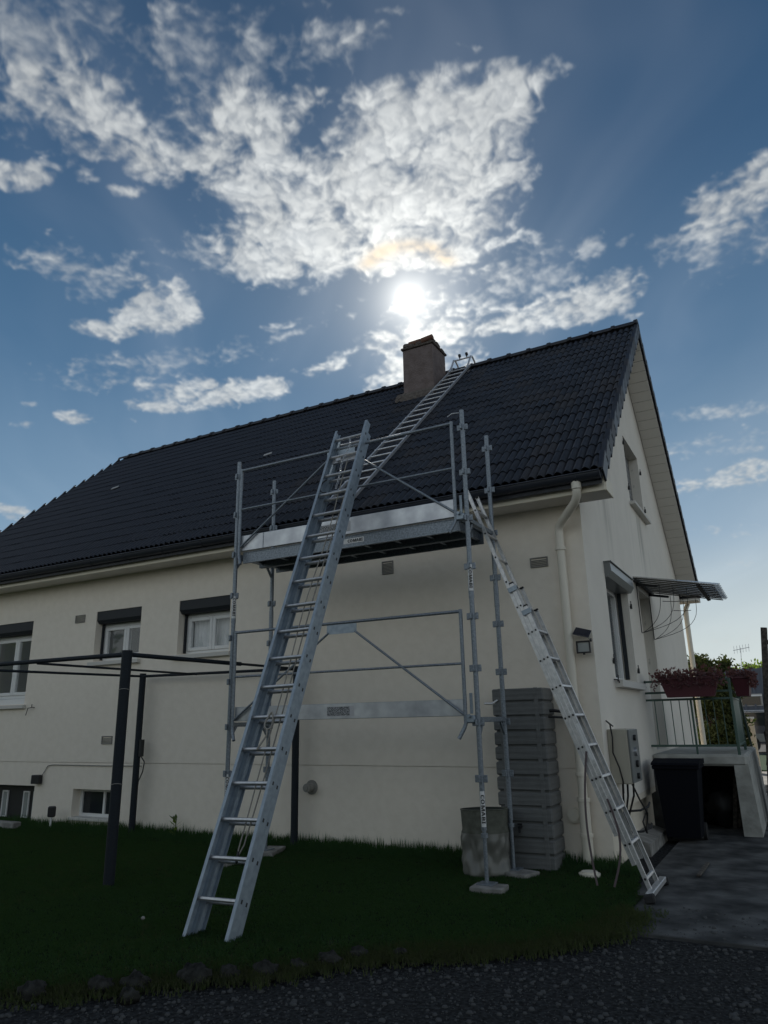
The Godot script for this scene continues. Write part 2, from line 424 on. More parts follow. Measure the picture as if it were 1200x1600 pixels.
func make_sky() -> Sky:
	var cell := noise(0.085, FastNoiseLite.TYPE_CELLULAR, 2, 4)
	cell.cellular_return_type = FastNoiseLite.RETURN_DISTANCE2_SUB
	cell.fractal_type = FastNoiseLite.FRACTAL_NONE
	var nz := [noise(0.045, FastNoiseLite.TYPE_SIMPLEX_SMOOTH, 6, 7), cell, noise(0.03, FastNoiseLite.TYPE_SIMPLEX_SMOOTH, 3, 9), noise(0.02, FastNoiseLite.TYPE_SIMPLEX_SMOOTH, 4, 12)]
	var blobs: Array = CLOUDS.duplicate()
	# the same broken cloud goes on over the rest of the sky
	var r := RandomNumberGenerator.new(); r.seed = 31
	for i in 90:
		var az := r.randf_range(25.0, 290.0)
		var el := 8.0 + 68.0 * pow(r.randf(), 1.5)
		var tilt := r.randf_range(-0.5, 0.5)
		for k in 4:
			var a := 1.0 / r.randf_range(2.5, 6.5); var b := 1.0 / r.randf_range(1.0, 2.8)
			blobs.append([az + r.randf_range(-6, 6), el + r.randf_range(-3, 3), cos(tilt) * a, sin(tilt) * a, -sin(tilt) * b, cos(tilt) * b, r.randf_range(0.5, 1.1), 0.0 if r.randf() < 0.7 else 1.0])
	for b in blobs.duplicate():
		if b[0] > 150.0:
			var c: Array = b.duplicate(); c[0] -= 360.0; blobs.append(c)
		elif b[0] < -60.0:
			var c2: Array = b.duplicate(); c2[0] += 360.0; blobs.append(c2)
	const W := 4096
	var whole := sky_patch(768, 192, 0.0, 90.0, 360.0 / 768.0, blobs.map(func(b): var c = b.duplicate(); c[0] = c[0] if c[0] >= -8.0 else c[0] + 360.0; return c), nz)
	var base := Image.create(768, 384, false, Image.FORMAT_RGBF)
	base.fill(Color(0.10, 0.11, 0.11))
	base.blit_rect(whole, Rect2i(0, 0, 768, 192), Vector2i.ZERO)
	base.resize(W, W / 2, Image.INTERPOLATE_BILINEAR)
	# the part around the sun at full fineness (azimuth -72 to +16 degrees, up to 56 degrees)
	var step := 360.0 / W
	var w := int(88.0 / step); var top := int(34.0 / step); var h := W / 4 - top
	var fine := sky_patch(w, h, -72.0, 90.0 - top * step, step, blobs, nz)
	var left := int(round(72.0 / step))
	base.blit_rect(fine, Rect2i(0, 0, left, h), Vector2i(W - left, top))
	base.blit_rect(fine, Rect2i(left, 0, w - left, h), Vector2i(0, top))
	var pm := PanoramaSkyMaterial.new()
	pm.panorama = ImageTexture.create_from_image(base)
	var s := Sky.new()
	s.sky_material = pm
	return s

func _ready() -> void:
	rng.seed = 2024
	# ---- camera
	var cam := Camera3D.new()
	cam.name = "camera"
	cam.fov = 71.08
	cam.near = 0.05
	cam.far = 2000.0
	cam.transform = Transform3D(Basis(Vector3(0.87576, -0.01959, -0.48234), Vector3(0.15216, 0.95944, 0.23732), Vector3(0.45813, -0.28123, 0.84322)).orthonormalized(), EYE)
	cam.current = true
	add_child(cam)
	# ---- sky and sun
	var env := Environment.new()
	env.background_mode = Environment.BG_SKY
	env.sky = make_sky()
	env.tonemap_mode = Environment.TONE_MAPPER_LINEAR
	env.tonemap_exposure = 1.0
	env.sdfgi_enabled = true
	env.ssao_enabled = true
	env.ssil_enabled = true
	var we := WorldEnvironment.new()
	we.name = "world"
	we.environment = env
	add_child(we)
	var sun := DirectionalLight3D.new()
	sun.name = "sun"
	sun.light_energy = 1.4
	sun.light_angular_distance = 0.6
	sun.light_color = Color(1.0, 0.97, 0.92)
	sun.shadow_enabled = true
	sun.basis = Basis.looking_at(-SUN_DIR.normalized(), Vector3.UP)
	add_child(sun)
	# ---- the place
	materials()
	ground()
	house()
	balcony()
	scaffold()
	rope_ladder()
	side_ladder()
	roof_ladder()
	by_the_wall()
	clothes_frame()
	beyond()
	plants()

# ------------------------------------------------------------------ materials

func stained(base_lo: Color, base_hi: Color) -> ImageTexture:
	# gable render: 10.4 m by 8.6 m; faint grey runs of dirt below the attic window and the verge
	var w := 640; var h := 540
	var im := Image.create(w, h, false, Image.FORMAT_RGB8)
	var f := noise(0.02, FastNoiseLite.TYPE_SIMPLEX_SMOOTH, 4, 21)
	var s := noise(0.05, FastNoiseLite.TYPE_SIMPLEX_SMOOTH, 3, 22)
	for y in h:
		for x in w:
			var z := -10.0 + 10.4 * x / w
			var yy := 8.6 - 8.6 * y / h
			var c := base_lo.lerp(base_hi, 0.5 + 0.5 * f.get_noise_2d(x, y))
			var run := s.get_noise_2d(x * 0.75, y * 0.07) * 0.5 + 0.5
			var where := clampf(1.0 - absf(z + 4.2) / 1.3, 0.0, 1.0) * smoothstep(3.3, 4.2, yy) * smoothstep(4.8, 4.5, yy)
			where = maxf(where, clampf(1.0 - absf(z + 1.6) / 0.9, 0.0, 1.0) * smoothstep(3.2, 4.0, yy) * smoothstep(5.4, 4.6, yy) * 0.9)
			var dirt := smoothstep(0.42, 0.75, run) * where
			c = c.lerp(Color(0.33, 0.34, 0.33), dirt * 0.28)
			if run < 0.22 and where > 0.3:
				c = c.lerp(Color(1.0, 1.0, 1.0), 0.3)
			im.set_pixel(x, y, c)
	return ImageTexture.create_from_image(im)

func materials() -> void:
	var white := Color.WHITE
	var rough_bump := relief(256, 0.09, 3, 3)
	# albedo values are linear
	var render_m := mat("cream_render", Color(0.86, 0.785, 0.685), 0.92)
	dress(render_m, grain(512, 0.035, Color(0.97, 0.967, 0.962), Color(1, 1, 1), 5, 6), 0.30, rough_bump, 0.25)
	var g := mat("gable_render", Color(0.80, 0.75, 0.675), 0.92)
	g.albedo_texture = stained(Color(0.95, 0.95, 0.945), Color(1, 1, 1))
	g.heightmap_enabled = true; g.heightmap_texture = rough_bump; g.heightmap_scale = 0.1
	var lower := mat("plinth_render", Color(0.78, 0.71, 0.59), 0.93)
	dress(lower, grain(512, 0.016, Color(0.94, 0.935, 0.93), Color(1, 1, 1), 6, 5), 0.3, rough_bump, 0.25)
	var conc := mat("concrete", Color(0.36, 0.35, 0.33), 0.9)
	dress(conc, grain(512, 0.02, Color(0.62, 0.62, 0.62), Color(1, 1, 1), 8, 5), 0.5, rough_bump, 0.3)
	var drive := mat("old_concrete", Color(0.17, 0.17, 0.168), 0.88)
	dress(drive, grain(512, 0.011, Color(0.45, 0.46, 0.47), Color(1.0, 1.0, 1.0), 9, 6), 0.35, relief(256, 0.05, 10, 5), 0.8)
	var dirt := mat("gravel_earth", Color(0.064, 0.067, 0.070), 0.95)
	dress(dirt, grain(512, 0.05, Color(0.45, 0.44, 0.43), Color(1, 1, 1), 11, 5), 0.9, relief(256, 0.14, 12, 4), 1.6)
	var soil := mat("turf", Color(0.04, 0.06, 0.028), 0.97)
	dress(soil, grain(512, 0.04, Color(0.55, 0.6, 0.5), Color(1, 1, 1), 13, 5), 0.7, relief(256, 0.12, 14, 4), 2.0)
	mat("white_trim", Color(0.74, 0.74, 0.73), 0.45)
	mat("sill_stone", Color(0.60, 0.58, 0.54), 0.85)
	mat("soffit_white", Color(0.70, 0.67, 0.62), 0.7)
	mat("fascia_cream", Color(0.72, 0.66, 0.54), 0.6)
	mat("pipe_cream", Color(0.74, 0.69, 0.59), 0.5)
	mat("shutter_anthracite", Color(0.014, 0.018, 0.024), 0.65)
	mat("shutter_grey", Color(0.16, 0.165, 0.17), 0.4)
	mat("dark_void", Color(0.01, 0.01, 0.012), 0.8)
	var gut := mat("gutter_zinc", Color(0.045, 0.05, 0.065), 0.38, 0.35)
	gut.metallic_specular = 0.5
	var tile_tex := grain(256, 0.03, Color(0.6, 0.6, 0.62), Color(1, 1, 1), 15, 5)
	var tones := [Color(0.027, 0.030, 0.041), Color(0.035, 0.036, 0.045), Color(0.021, 0.025, 0.036), Color(0.043, 0.041, 0.046)]
	for i in 4:
		dress(mat("tile_%d" % i, tones[i], 0.46 + 0.05 * i), tile_tex, 1.3, relief(128, 0.12, 16, 3) if i == 0 else M.tile_0.heightmap_texture, 0.12)
	mat("tile_pale", Color(0.36, 0.35, 0.34), 0.5)
	dress(mat("chimney_render", Color(0.19, 0.155, 0.15), 0.95), grain(256, 0.02, Color(0.82, 0.80, 0.79), Color(1, 1, 1), 17, 5), 0.9, rough_bump, 0.6)
	mat("terracotta", Color(0.16, 0.085, 0.06), 0.9)
	dress(mat("mortar", Color(0.18, 0.155, 0.14), 0.95), grain(256, 0.04, Color(0.55, 0.53, 0.5), Color(1, 1, 1), 18, 5), 1.2, rough_bump, 0.8)
	var alu_tex := grain(256, 0.03, Color(0.84, 0.85, 0.86), Color(1, 1, 1), 19, 5)
	dress(mat("aluminium", Color(0.72, 0.71, 0.71), 0.42, 0.75), alu_tex, 2.0)
	dress(mat("aluminium_dull", Color(0.38, 0.44, 0.50), 0.5, 0.6), alu_tex, 1.4)
	dress(mat("galvanised", Color(0.33, 0.37, 0.41), 0.5, 0.6), grain(256, 0.05, Color(0.68, 0.69, 0.71), Color(1, 1, 1), 20, 4), 3.0)
	dress(mat("toe_board_metal", Color(0.66, 0.68, 0.70), 0.40, 0.65), grain(256, 0.018, Color(0.80, 0.80, 0.82), Color(1, 1, 1), 23, 5), 0.8)
	mat("sticker_white", Color(0.72, 0.72, 0.72), 0.5)
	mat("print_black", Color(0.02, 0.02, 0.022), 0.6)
	mat("rubber", Color(0.02, 0.02, 0.022), 0.8)
	mat("rope", Color(0.30, 0.28, 0.25), 0.95)
	mat("chain_steel", Color(0.55, 0.56, 0.58), 0.3, 0.9)
	mat("strap_red", Color(0.13, 0.10, 0.105), 0.9)
	dress(mat("frame_paint", Color(0.006, 0.014, 0.024), 0.75), grain(256, 0.05, Color(0.6, 0.62, 0.64), Color(1, 1, 1), 25, 4), 2.0)
	var rib := Image.create(64, 256, false, Image.FORMAT_L8)
	var rn := noise(0.06, FastNoiseLite.TYPE_SIMPLEX_SMOOTH, 3, 26)
	for y in 256:
		for x in 64:
			rib.set_pixel(x, y, Color.WHITE * clampf(0.5 + 0.35 * sin(y * TAU / 21.3 + 1.2 * rn.get_noise_2d(x * 0.6, y)) + 0.2 * rn.get_noise_2d(x * 0.4, y * 2.0), 0.0, 1.0))
	var tank := mat("tank_plastic", Color(0.150, 0.155, 0.155), 0.55)
	dress(tank, grain(256, 0.02, Color(0.92, 0.92, 0.92), Color(1, 1, 1), 27, 4), 1.6, ImageTexture.create_from_image(rib), 0.22, false)
	dress(mat("sack_cloth", Color(0.14, 0.145, 0.12), 0.75), grain(256, 0.03, Color(0.7, 0.7, 0.68), Color(1, 1, 1), 28, 4), 1.5)
	mat("sack_sheet", Color(0.145, 0.145, 0.13), 0.38)
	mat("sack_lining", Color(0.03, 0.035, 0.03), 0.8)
	mat("bin_plastic", Color(0.007, 0.008, 0.012), 0.85)
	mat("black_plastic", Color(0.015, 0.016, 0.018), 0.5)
	mat("solar_cell", Color(0.012, 0.015, 0.03), 0.15)
	mat("cabinet_beige", Color(0.42, 0.39, 0.32), 0.6)
	mat("cabinet_panel", Color(0.18, 0.19, 0.19), 0.35)
	mat("cable_black", Color(0.012, 0.012, 0.014), 0.6)
	mat("cable_grey", Color(0.30, 0.29, 0.27), 0.7)
	mat("rail_green", Color(0.055, 0.105, 0.085), 0.5)
	mat("balcony_paint", Color(0.50, 0.50, 0.47), 0.9)
	dress(M.balcony_paint, grain(256, 0.02, Color(0.75, 0.75, 0.74), Color(1, 1, 1), 29, 5), 0.7, rough_bump, 0.3)
	mat("maroon_plastic", Color(0.085, 0.018, 0.028), 0.5)
	mat("canopy_sheet", Color(0.5, 0.5, 0.48), 0.12)
	M.canopy_sheet.albedo_color.a = 0.35; M.canopy_sheet.transparency = BaseMaterial3D.TRANSPARENCY_ALPHA
	mat("iron_black", Color(0.015, 0.016, 0.018), 0.6)
	dress(mat("wood_weathered", Color(0.15, 0.13, 0.11), 0.9), grain(256, 0.05, Color(0.5, 0.5, 0.5), Color(1, 1, 1), 30, 5), 1.5)
	mat("pillar_render", Color(0.55, 0.46, 0.34), 0.92)
	mat("curtain_lace", Color(0.70, 0.71, 0.72), 0.95)
	mat("interior", Color(0.10, 0.10, 0.10), 0.95)
	var gl := mat("glass", Color(0.85, 0.9, 0.92), 0.03)
	gl.albedo_color.a = 0.12
	gl.transparency = BaseMaterial3D.TRANSPARENCY_ALPHA
	var gd := mat("glass_frosted", Color(0.30, 0.32, 0.31), 0.25)
	gd.metallic_specular = 0.6
	mat("vent_grey", Color(0.26, 0.25, 0.23), 0.8)
	var leafc := {"leaf_hedge": Color(0.042, 0.055, 0.012), "leaf_tree": Color(0.06, 0.085, 0.035), "leaf_pot": Color(0.075, 0.04, 0.045), "grass_blade": Color(0.026, 0.060, 0.027), "grass_dry": Color(0.05, 0.05, 0.032), "leaf_dark": Color(0.03, 0.05, 0.02)}
	for k in leafc:
		var lm := mat(k, leafc[k], 0.8)
		lm.backlight_enabled = true
		lm.backlight = Color(0.5, 0.6, 0.2) if not k.begins_with("grass") else Color(0.3, 0.4, 0.15)
		if k == "leaf_pot":
			lm.backlight = Color(0.5, 0.3, 0.25)
		if k == "leaf_hedge":
			lm.backlight = Color(0.22, 0.26, 0.08)
		lm.cull_mode = BaseMaterial3D.CULL_DISABLED
	dress(mat("stone", Color(0.075, 0.075, 0.07), 0.95), grain(256, 0.03, Color(0.45, 0.45, 0.43), Color(1, 1, 1), 33, 5), 2.2, relief(256, 0.08, 34, 4), 1.0)
	mat("pebble", Color(0.078, 0.080, 0.082), 0.9)
	mat("bark", Color(0.07, 0.055, 0.04), 0.95)
	mat("car_paint", Color(0.02, 0.03, 0.055), 0.25)
	M.car_paint.clearcoat_enabled = true; M.car_paint.clearcoat = 0.8; M.car_paint.clearcoat_roughness = 0.05
	mat("car_glass", Color(0.02, 0.025, 0.03), 0.05)
	mat("lamp_orange", Color(0.55, 0.13, 0.02), 0.3)
	mat("slate_roof", Color(0.10, 0.105, 0.12), 0.7)
	mat("far_wall", Color(0.38, 0.36, 0.34), 0.9)
	for k in ["gravel_earth", "pebble", "old_concrete", "turf", "grass_blade", "grass_dry", "stone", "bin_plastic"]:
		M[k].metallic_specular = 0.2

# ------------------------------------------------------------------ ground

func lawn_height(x: float, z: float, f: FastNoiseLite) -> float:
	return 0.012 + 0.03 * smoothstep(0.6, 0.0, z) + 0.02 * f.get_noise_2d(x * 6.0, z * 6.0)

var lawn_edge := PackedVector2Array([Vector2(-14, -1.5), Vector2(0.14, -0.1), Vector2(0.27, 0.2), Vector2(0.36, 0.95), Vector2(0.42, 1.5), Vector2(0.33, 2.15), Vector2(0.08, 2.52), Vector2(-0.22, 2.82), Vector2(-0.55, 3.08), Vector2(-0.95, 3.3), Vector2(-1.27, 3.78), Vector2(-1.62, 4.02), Vector2(-1.98, 4.42), Vector2(-2.4, 4.72), Vector2(-4.2, 6.2), Vector2(-14, 10.0)])
var lawn_noise: FastNoiseLite

func ground() -> void:
	lawn_noise = noise(0.12, FastNoiseLite.TYPE_SIMPLEX_SMOOTH, 3, 40)
	var g := MB.new()
	g.quad(Vector3(-600, -0.03, -600), Vector3(600, -0.03, -600), Vector3(600, -0.03, 600), Vector3(-600, -0.03, 600), Vector3.UP)
	single("ground", g, M.gravel_earth, "", "", "", "structure")
	# lawn: a grid of small quads cut to its outline
	var l := MB.new()
	var st := 0.14
	for i in range(int(14.6 / st)):
		for j in range(int(8.0 / st)):
			var x := -14.0 + i * st; var z := -0.05 + j * st
			if not Geometry2D.is_point_in_polygon(Vector2(x + st * 0.5, z + st * 0.5), lawn_edge):
				continue
			var p := []
			for k in [[0, 0], [1, 0], [1, 1], [0, 1]]:
				var px: float = x + k[0] * st; var pz: float = z + k[1] * st
				p.append(Vector3(px, lawn_height(px, pz, lawn_noise), pz))
			l.quad(p[0], p[1], p[2], p[3], Vector3.UP)
	single("lawn", l, M.turf, "", "", "", "structure")
	# concrete drive along the gable, in slabs with open joints
	var cuts := [2.05, 0.25, -2.3, -4.6, -6.6]
	var d := MB.new()
	for k in cuts.size() - 1:
		var z1: float = cuts[k] - 0.012; var z0: float = cuts[k + 1] + 0.012
		d.span(Vector3(0.02 if z1 < 0 else 0.30, -0.12, z0), Vector3(2.6, -0.004 - 0.002 * k, z1), 0.006)
	single("concrete_drive", d, M.old_concrete, "", "", "", "structure")
	var e := MB.new()
	e.span(Vector3(0.5, -0.1, -14.8), Vector3(6.0, -0.012, -10.6), 0.01)
	single("concrete_path", e, M.concrete, "", "", "", "structure")
	var v := MB.new()
	v.span(Vector3(-30, -0.1, -24.0), Vector3(30, -0.006, -15.2))
	single("verge_grass", v, M.grass_blade, "", "", "", "structure")
	var rd := MB.new()
	rd.span(Vector3(-80, -0.1, -34.0), Vector3(80, -0.014, -24.2))
	single("road", rd, M.old_concrete, "", "", "", "structure")

# ------------------------------------------------------------------ house

# wall in a plane: org + ax*u + ay*v, with rectangular holes [u0, v0, u1, v1] and reveals going in by depth (along -out)
func wall(m: MB, org: Vector3, ax: Vector3, ay: Vector3, out: Vector3, u0: float, v0: float, u1: float, v1: float, holes: Array, depth: float, uvf = null) -> void:
	var us := [u0, u1]; var vs := [v0, v1]
	for h in holes:
		us.append_array([h[0], h[2]]); vs.append_array([h[1], h[3]])
	us.sort(); vs.sort()
	for i in us.size() - 1:
		for j in vs.size() - 1:
			var a: float = us[i]; var b: float = us[i + 1]; var c: float = vs[j]; var d: float = vs[j + 1]
			if b - a < 1e-5 or d - c < 1e-5 or a < u0 - 1e-5 or b > u1 + 1e-5:
				continue
			var mid := Vector2((a + b) * 0.5, (c + d) * 0.5)
			var open := false
			for h in holes:
				if mid.x > h[0] and mid.x < h[2] and mid.y > h[1] and mid.y < h[3]:
					open = true
			if open:
				continue
			var P := func(u, v): return org + ax * u + ay * v
			if uvf != null:
				m.quad_uv(P.call(a, c), P.call(b, c), P.call(b, d), P.call(a, d), out, uvf.call(a, c), uvf.call(b, c), uvf.call(b, d), uvf.call(a, d))
			else:
				m.quad(P.call(a, c), P.call(b, c), P.call(b, d), P.call(a, d), out)
	for h in holes:
		var q := [org + ax * h[0] + ay * h[1], org + ax * h[2] + ay * h[1], org + ax * h[2] + ay * h[3], org + ax * h[0] + ay * h[3]]
		var mid2: Vector3 = (q[0] + q[2]) * 0.5
		for k in 4:
			var a2: Vector3 = q[k]; var b2: Vector3 = q[(k + 1) % 4]
			var inward := mid2 - (a2 + b2) * 0.5
			m.quad(a2, b2, b2 - out * depth, a2 - out * depth, inward)

# a window in a hole of the facade (plane z = 0), hole from lo to hi, frame at depth zf
func front_window(h: Node3D, x0: float, y0: float, x1: float, y1: float, box_h: float, curtain: bool, deep_sill := 0.0) -> void:
	var zf := -0.17
	var f := MB.new()
	var fw := 0.055
	var yt := y1 - box_h
	var yb := y0 + deep_sill
	f.span(Vector3(x0, yb, zf - 0.06), Vector3(x0 + fw, yt, zf), 0.006)
	f.span(Vector3(x1 - fw, yb, zf - 0.06), Vector3(x1, yt, zf), 0.006)
	f.span(Vector3(x0 + fw, yb, zf - 0.06), Vector3(x1 - fw, yb + fw, zf - 0.001), 0.006)
	f.span(Vector3(x0 + fw, yt - fw, zf - 0.06), Vector3(x1 - fw, yt, zf - 0.001), 0.006)
	if deep_sill > 0.0:
		f.span(Vector3(x0, y0, zf - 0.06), Vector3(x1, yb - 0.002, zf + 0.02), 0.006)
	var win := part(h, "window", f, M.white_trim)
	var xm := (x0 + x1) * 0.5 + 0.03
	for k in 2:
		var a := x0 + fw if k == 0 else xm + 0.002
		var b := xm - 0.002 if k == 0 else x1 - fw
		var s := MB.new()
		var sw := 0.055
		s.span(Vector3(a, yb + fw, zf - 0.045), Vector3(a + sw, yt - fw, zf + 0.016), 0.008)
		s.span(Vector3(b - sw, yb + fw, zf - 0.045), Vector3(b, yt - fw, zf + 0.016), 0.008)
		s.span(Vector3(a + sw, yb + fw, zf - 0.045), Vector3(b - sw, yb + fw + sw, zf + 0.015), 0.008)
		s.span(Vector3(a + sw, yt - fw - sw, zf - 0.045), Vector3(b - sw, yt - fw, zf + 0.015), 0.008)
		part(win, "sash", s, M.white_trim)
		var p := MB.new()
		p.quad(Vector3(a + sw, yb + fw + sw, zf - 0.01), Vector3(b - sw, yb + fw + sw, zf - 0.01), Vector3(b - sw, yt - fw - sw, zf - 0.01), Vector3(a + sw, yt - fw - sw, zf - 0.01), Vector3(0, 0, 1))
		part(win, "pane", p, M.glass)
		if curtain:
			var c := MB.new()
			for i in 24:
				var xa := a + (b - a) * i / 24.0; var xb := a + (b - a) * (i + 1) / 24.0
				var za := zf - 0.11 + 0.018 * sin(i * 1.3 + k); var zb := zf - 0.11 + 0.018 * sin((i + 1) * 1.3 + k)
				c.quad(Vector3(xa, yb, za), Vector3(xb, yb, zb), Vector3(xb, yt, zb), Vector3(xa, yt, za), Vector3(0, 0, 1))
			part(win, "curtain", c, M.curtain_lace)
	var b2 := MB.new()
	b2.prism(PackedVector2Array([Vector2(-0.165, y1 - 0.001), Vector2(-0.012, y1 - 0.001), Vector2(-0.012, yt + 0.05), Vector2(-0.05, yt), Vector2(-0.165, yt)]), Vector3(x0 + 0.002, 0, 0), Vector3(0, 0, 1), Vector3.UP, Vector3(x1 - x0 - 0.004, 0, 0))
	b2.span(Vector3(x0 + 0.003, y0 + 0.03, -0.16), Vector3(x0 + 0.028, yt - 0.001, -0.12), 0.004)
	b2.span(Vector3(x1 - 0.028, y0 + 0.03, -0.16), Vector3(x1 - 0.003, yt - 0.001, -0.12), 0.004)
	part(win, "shutter_box", b2, M.shutter_anthracite, "dark roller shutter box with side tracks")
	var sl := MB.new()
	sl.prism(PackedVector2Array([Vector2(-0.2, y0), Vector2(0.06, y0 - 0.012), Vector2(0.06, y0 - 0.065), Vector2(0.0, y0 - 0.075), Vector2(-0.2, y0 - 0.075)]), Vector3(x0 - 0.05, 0, 0), Vector3(0, 0, 1), Vector3.UP, Vector3(x1 - x0 + 0.1, 0, 0))
	part(win, "sill", sl, M.sill_stone)

func tile_mesh() -> ArrayMesh:
	var m := MB.new()
	var L := 0.36; var W := 0.297; var n := 12
	var prof := []
	for i in n + 1:
		var u := W * i / n
		prof.append(Vector2(u, 0.040 * absf(sin(PI * u / 0.099))))
	for i in n:
		var p: Vector2 = prof[i]; var q: Vector2 = prof[i + 1]
		var a := Vector3(p.x, p.y + 0.024, 0); var b := Vector3(q.x, q.y + 0.024, 0)
		var c := Vector3(q.x, q.y + 0.010, -L); var d := Vector3(p.x, p.y + 0.010, -L)
		var ka := 0.040 * PI / 0.099 * cos(PI * fmod(p.x + 0.001, 0.099) / 0.099); var kb := 0.040 * PI / 0.099 * cos(PI * fmod(q.x - 0.001, 0.099) / 0.099)
		var na := Vector3(-ka, 1, 0.1).normalized(); var nb := Vector3(-kb, 1, 0.1).normalized()
		m.quad_n(a, b, c, d, na, nb, nb, na)
		m.quad(a, b, b - Vector3(0, 0.012, 0.002), a - Vector3(0, 0.012, 0.002), Vector3(0, 0, 1))
	return m.mesh()

func roof(h: Node3D) -> void:
	var t := Vector3(0, sin(PITCH), -cos(PITCH))             # up the slope
	var nr := Vector3(0, cos(PITCH), sin(PITCH))
	var bs := Basis(Vector3.RIGHT, nr, -t)
	var xr := 0.385; var xl := -12.5
	var ridge_y := 8.05
	var far := Vector3(0, 3.98, -8.85)
	var base := MB.new()
	var sec := PackedVector2Array([Vector2(EAVE.z, EAVE.y), Vector2(RIDGE_Z, ridge_y), Vector2(far.z, far.y), Vector2(far.z, far.y - 0.16), Vector2(RIDGE_Z, ridge_y - 0.17), Vector2(EAVE.z, EAVE.y - 0.16)])
	base.prism(sec, Vector3(xl, 0, 0), Vector3(0, 0, 1), Vector3.UP, Vector3(xr - 0.03 - xl, 0, 0))
	var rp := part(h, "roof", base, M.tile_2, "dark grey wavy tiled roof")
	# the tiles: 19 courses; the 16 columns nearest the gable are single pieces
	var tm := tile_mesh()
	var rest := SurfaceTool.new()
	rest.begin(Mesh.PRIMITIVE_TRIANGLES)
	var cols := int((xr - xl) / 0.297)
	var rows := 19
	for c in cols:
		for r in rows:
			var jit := Basis(nr, rng.randf_range(-0.011, 0.011)) * Basis(Vector3.RIGHT, rng.randf_range(-0.010, 0.010))
			var at := EAVE + Vector3(xr - 0.03 - (c + 1) * 0.297, 0, 0) + t * (r * 0.325 - 0.03) + nr * (0.004 + rng.randf_range(0, 0.006))
			var tf := Transform3D(jit * bs, at)
			var in_chimney := at.x > -4.05 and at.x < -3.25 and r >= 14
			if c * 19 + r < 300 and not in_chimney:
				var o := MeshInstance3D.new()
				o.name = "roof_tile"
				o.mesh = tm
				o.material_override = M["tile_%d" % [0, 0, 1, 1, 2, 2, 3][rng.randi() % 7]]
				o.transform = tf
				rp.add_child(o, true)
			elif not in_chimney or r < 15:
				rest.append_from(tm, 0, tf)
	var rm := part(rp, "far_roof_tiles", rest.commit(), M.tile_0)
	rm.set_meta("kind", "stuff")
	# two slipped pale pieces that catch the eye on the dark slope
	for q in [Vector3(-10.21, 6.31, -2.21), Vector3(-6.03, 6.19, -2.08)]:
		var s := MB.new()
		s.box(q + nr * 0.075, Vector3(0.16, 0.012, 0.10), bs * Basis(Vector3.UP, 0.35), 0.003)
		part(rp, "slipped_tile", s, M.tile_pale, "small pale piece lying on the dark tiles")
	# verge tiles, both slopes of the right gable and the near slope of the left one
	for r in rows:
		for side in [0, 1, 2]:
			var v := MB.new()
			var tt := t; var bb := bs; var e0 := EAVE; var nn := nr
			if side == 1:
				tt = Vector3(0, sin(PITCH), cos(PITCH)); nn = Vector3(0, cos(PITCH), -sin(PITCH)); e0 = far
				bb = Basis(Vector3.LEFT, nn, -tt)
			var x := xr if side < 2 else xl
			var o := Vector3(x, e0.y, e0.z) + tt * (r * 0.325 + 0.14)
			var tilt := bb * Basis(Vector3.RIGHT, 0.15)
			v.box(o + nn * -0.025, Vector3(0.022, 0.17, 0.37), bb * Basis(Vector3.RIGHT, 0.20), 0.005)
			v.box(o + nn * 0.058 + Vector3(-0.02 if side < 2 else 0.02, 0, 0), Vector3(0.055, 0.016, 0.36), tilt, 0.005)
			part(rp, "verge_tile", v, M["tile_%d" % (r % 4)])
	# ridge tiles
	for i in 33:
		var m := MB.new()
		var x1 := xr + 0.01 - i * 0.39
		var x0 := maxf(x1 - 0.42, xl)
		var c0 := Vector3(0, ridge_y + 0.005 + rng.randf_range(-0.004, 0.004), RIDGE_Z)
		var seg := 10
		for k in seg:
			var a0 := PI * (0.04 + 0.92 * k / seg); var a1 := PI * (0.04 + 0.92 * (k + 1) / seg)
			var d0 := Vector3(0, sin(a0), cos(a0)); var d1 := Vector3(0, sin(a1), cos(a1))
			for pr in [[x0, x1 - 0.06, 0.115, 0.115], [x1 - 0.06, x1, 0.135, 0.135]]:
				m.quad_n(c0 + Vector3(pr[0], 0, 0) + d0 * pr[2], c0 + Vector3(pr[0], 0, 0) + d1 * pr[2], c0 + Vector3(pr[1], 0, 0) + d1 * pr[3], c0 + Vector3(pr[1], 0, 0) + d0 * pr[3], d0, d1, d1, d0)
			for xe in [x1, x1 - 0.06]:
				m.quad(c0 + Vector3(xe, 0, 0) + d0 * 0.09, c0 + Vector3(xe, 0, 0) + d1 * 0.09, c0 + Vector3(xe, 0, 0) + d1 * 0.135, c0 + Vector3(xe, 0, 0) + d0 * 0.135, Vector3.RIGHT if xe == x1 else Vector3.LEFT)
		part(rp, "ridge_tile", m, M["tile_%d" % (i % 4)])
	# verge soffit: boards under the overhang of the far slope, a panel under the near slope
	var ft := Vector3(0, sin(PITCH), cos(PITCH)); var fn := Vector3(0, cos(PITCH), -sin(PITCH))
	var pan := MB.new()
	pan.box(Vector3(0.185, EAVE.y, EAVE.z) + t * 3.05 - nr * 0.17, Vector3(0.352, 0.02, 6.0), bs)
	var sp := part(h, "verge_soffit", pan, M.soffit_white, "white boarded underside of the gable overhang")
	for i in 31:
		var b := MB.new()
		b.box(Vector3(0.185, far.y, far.z) + ft * (0.1 + i * 0.197 + 0.0975) - fn * (0.172 + rng.randf_range(0.0, 0.003)), Vector3(0.352, 0.018, 0.189), Basis(Vector3.LEFT, fn, -ft), 0.003)
		part(sp, "soffit_board", b, M.soffit_white)

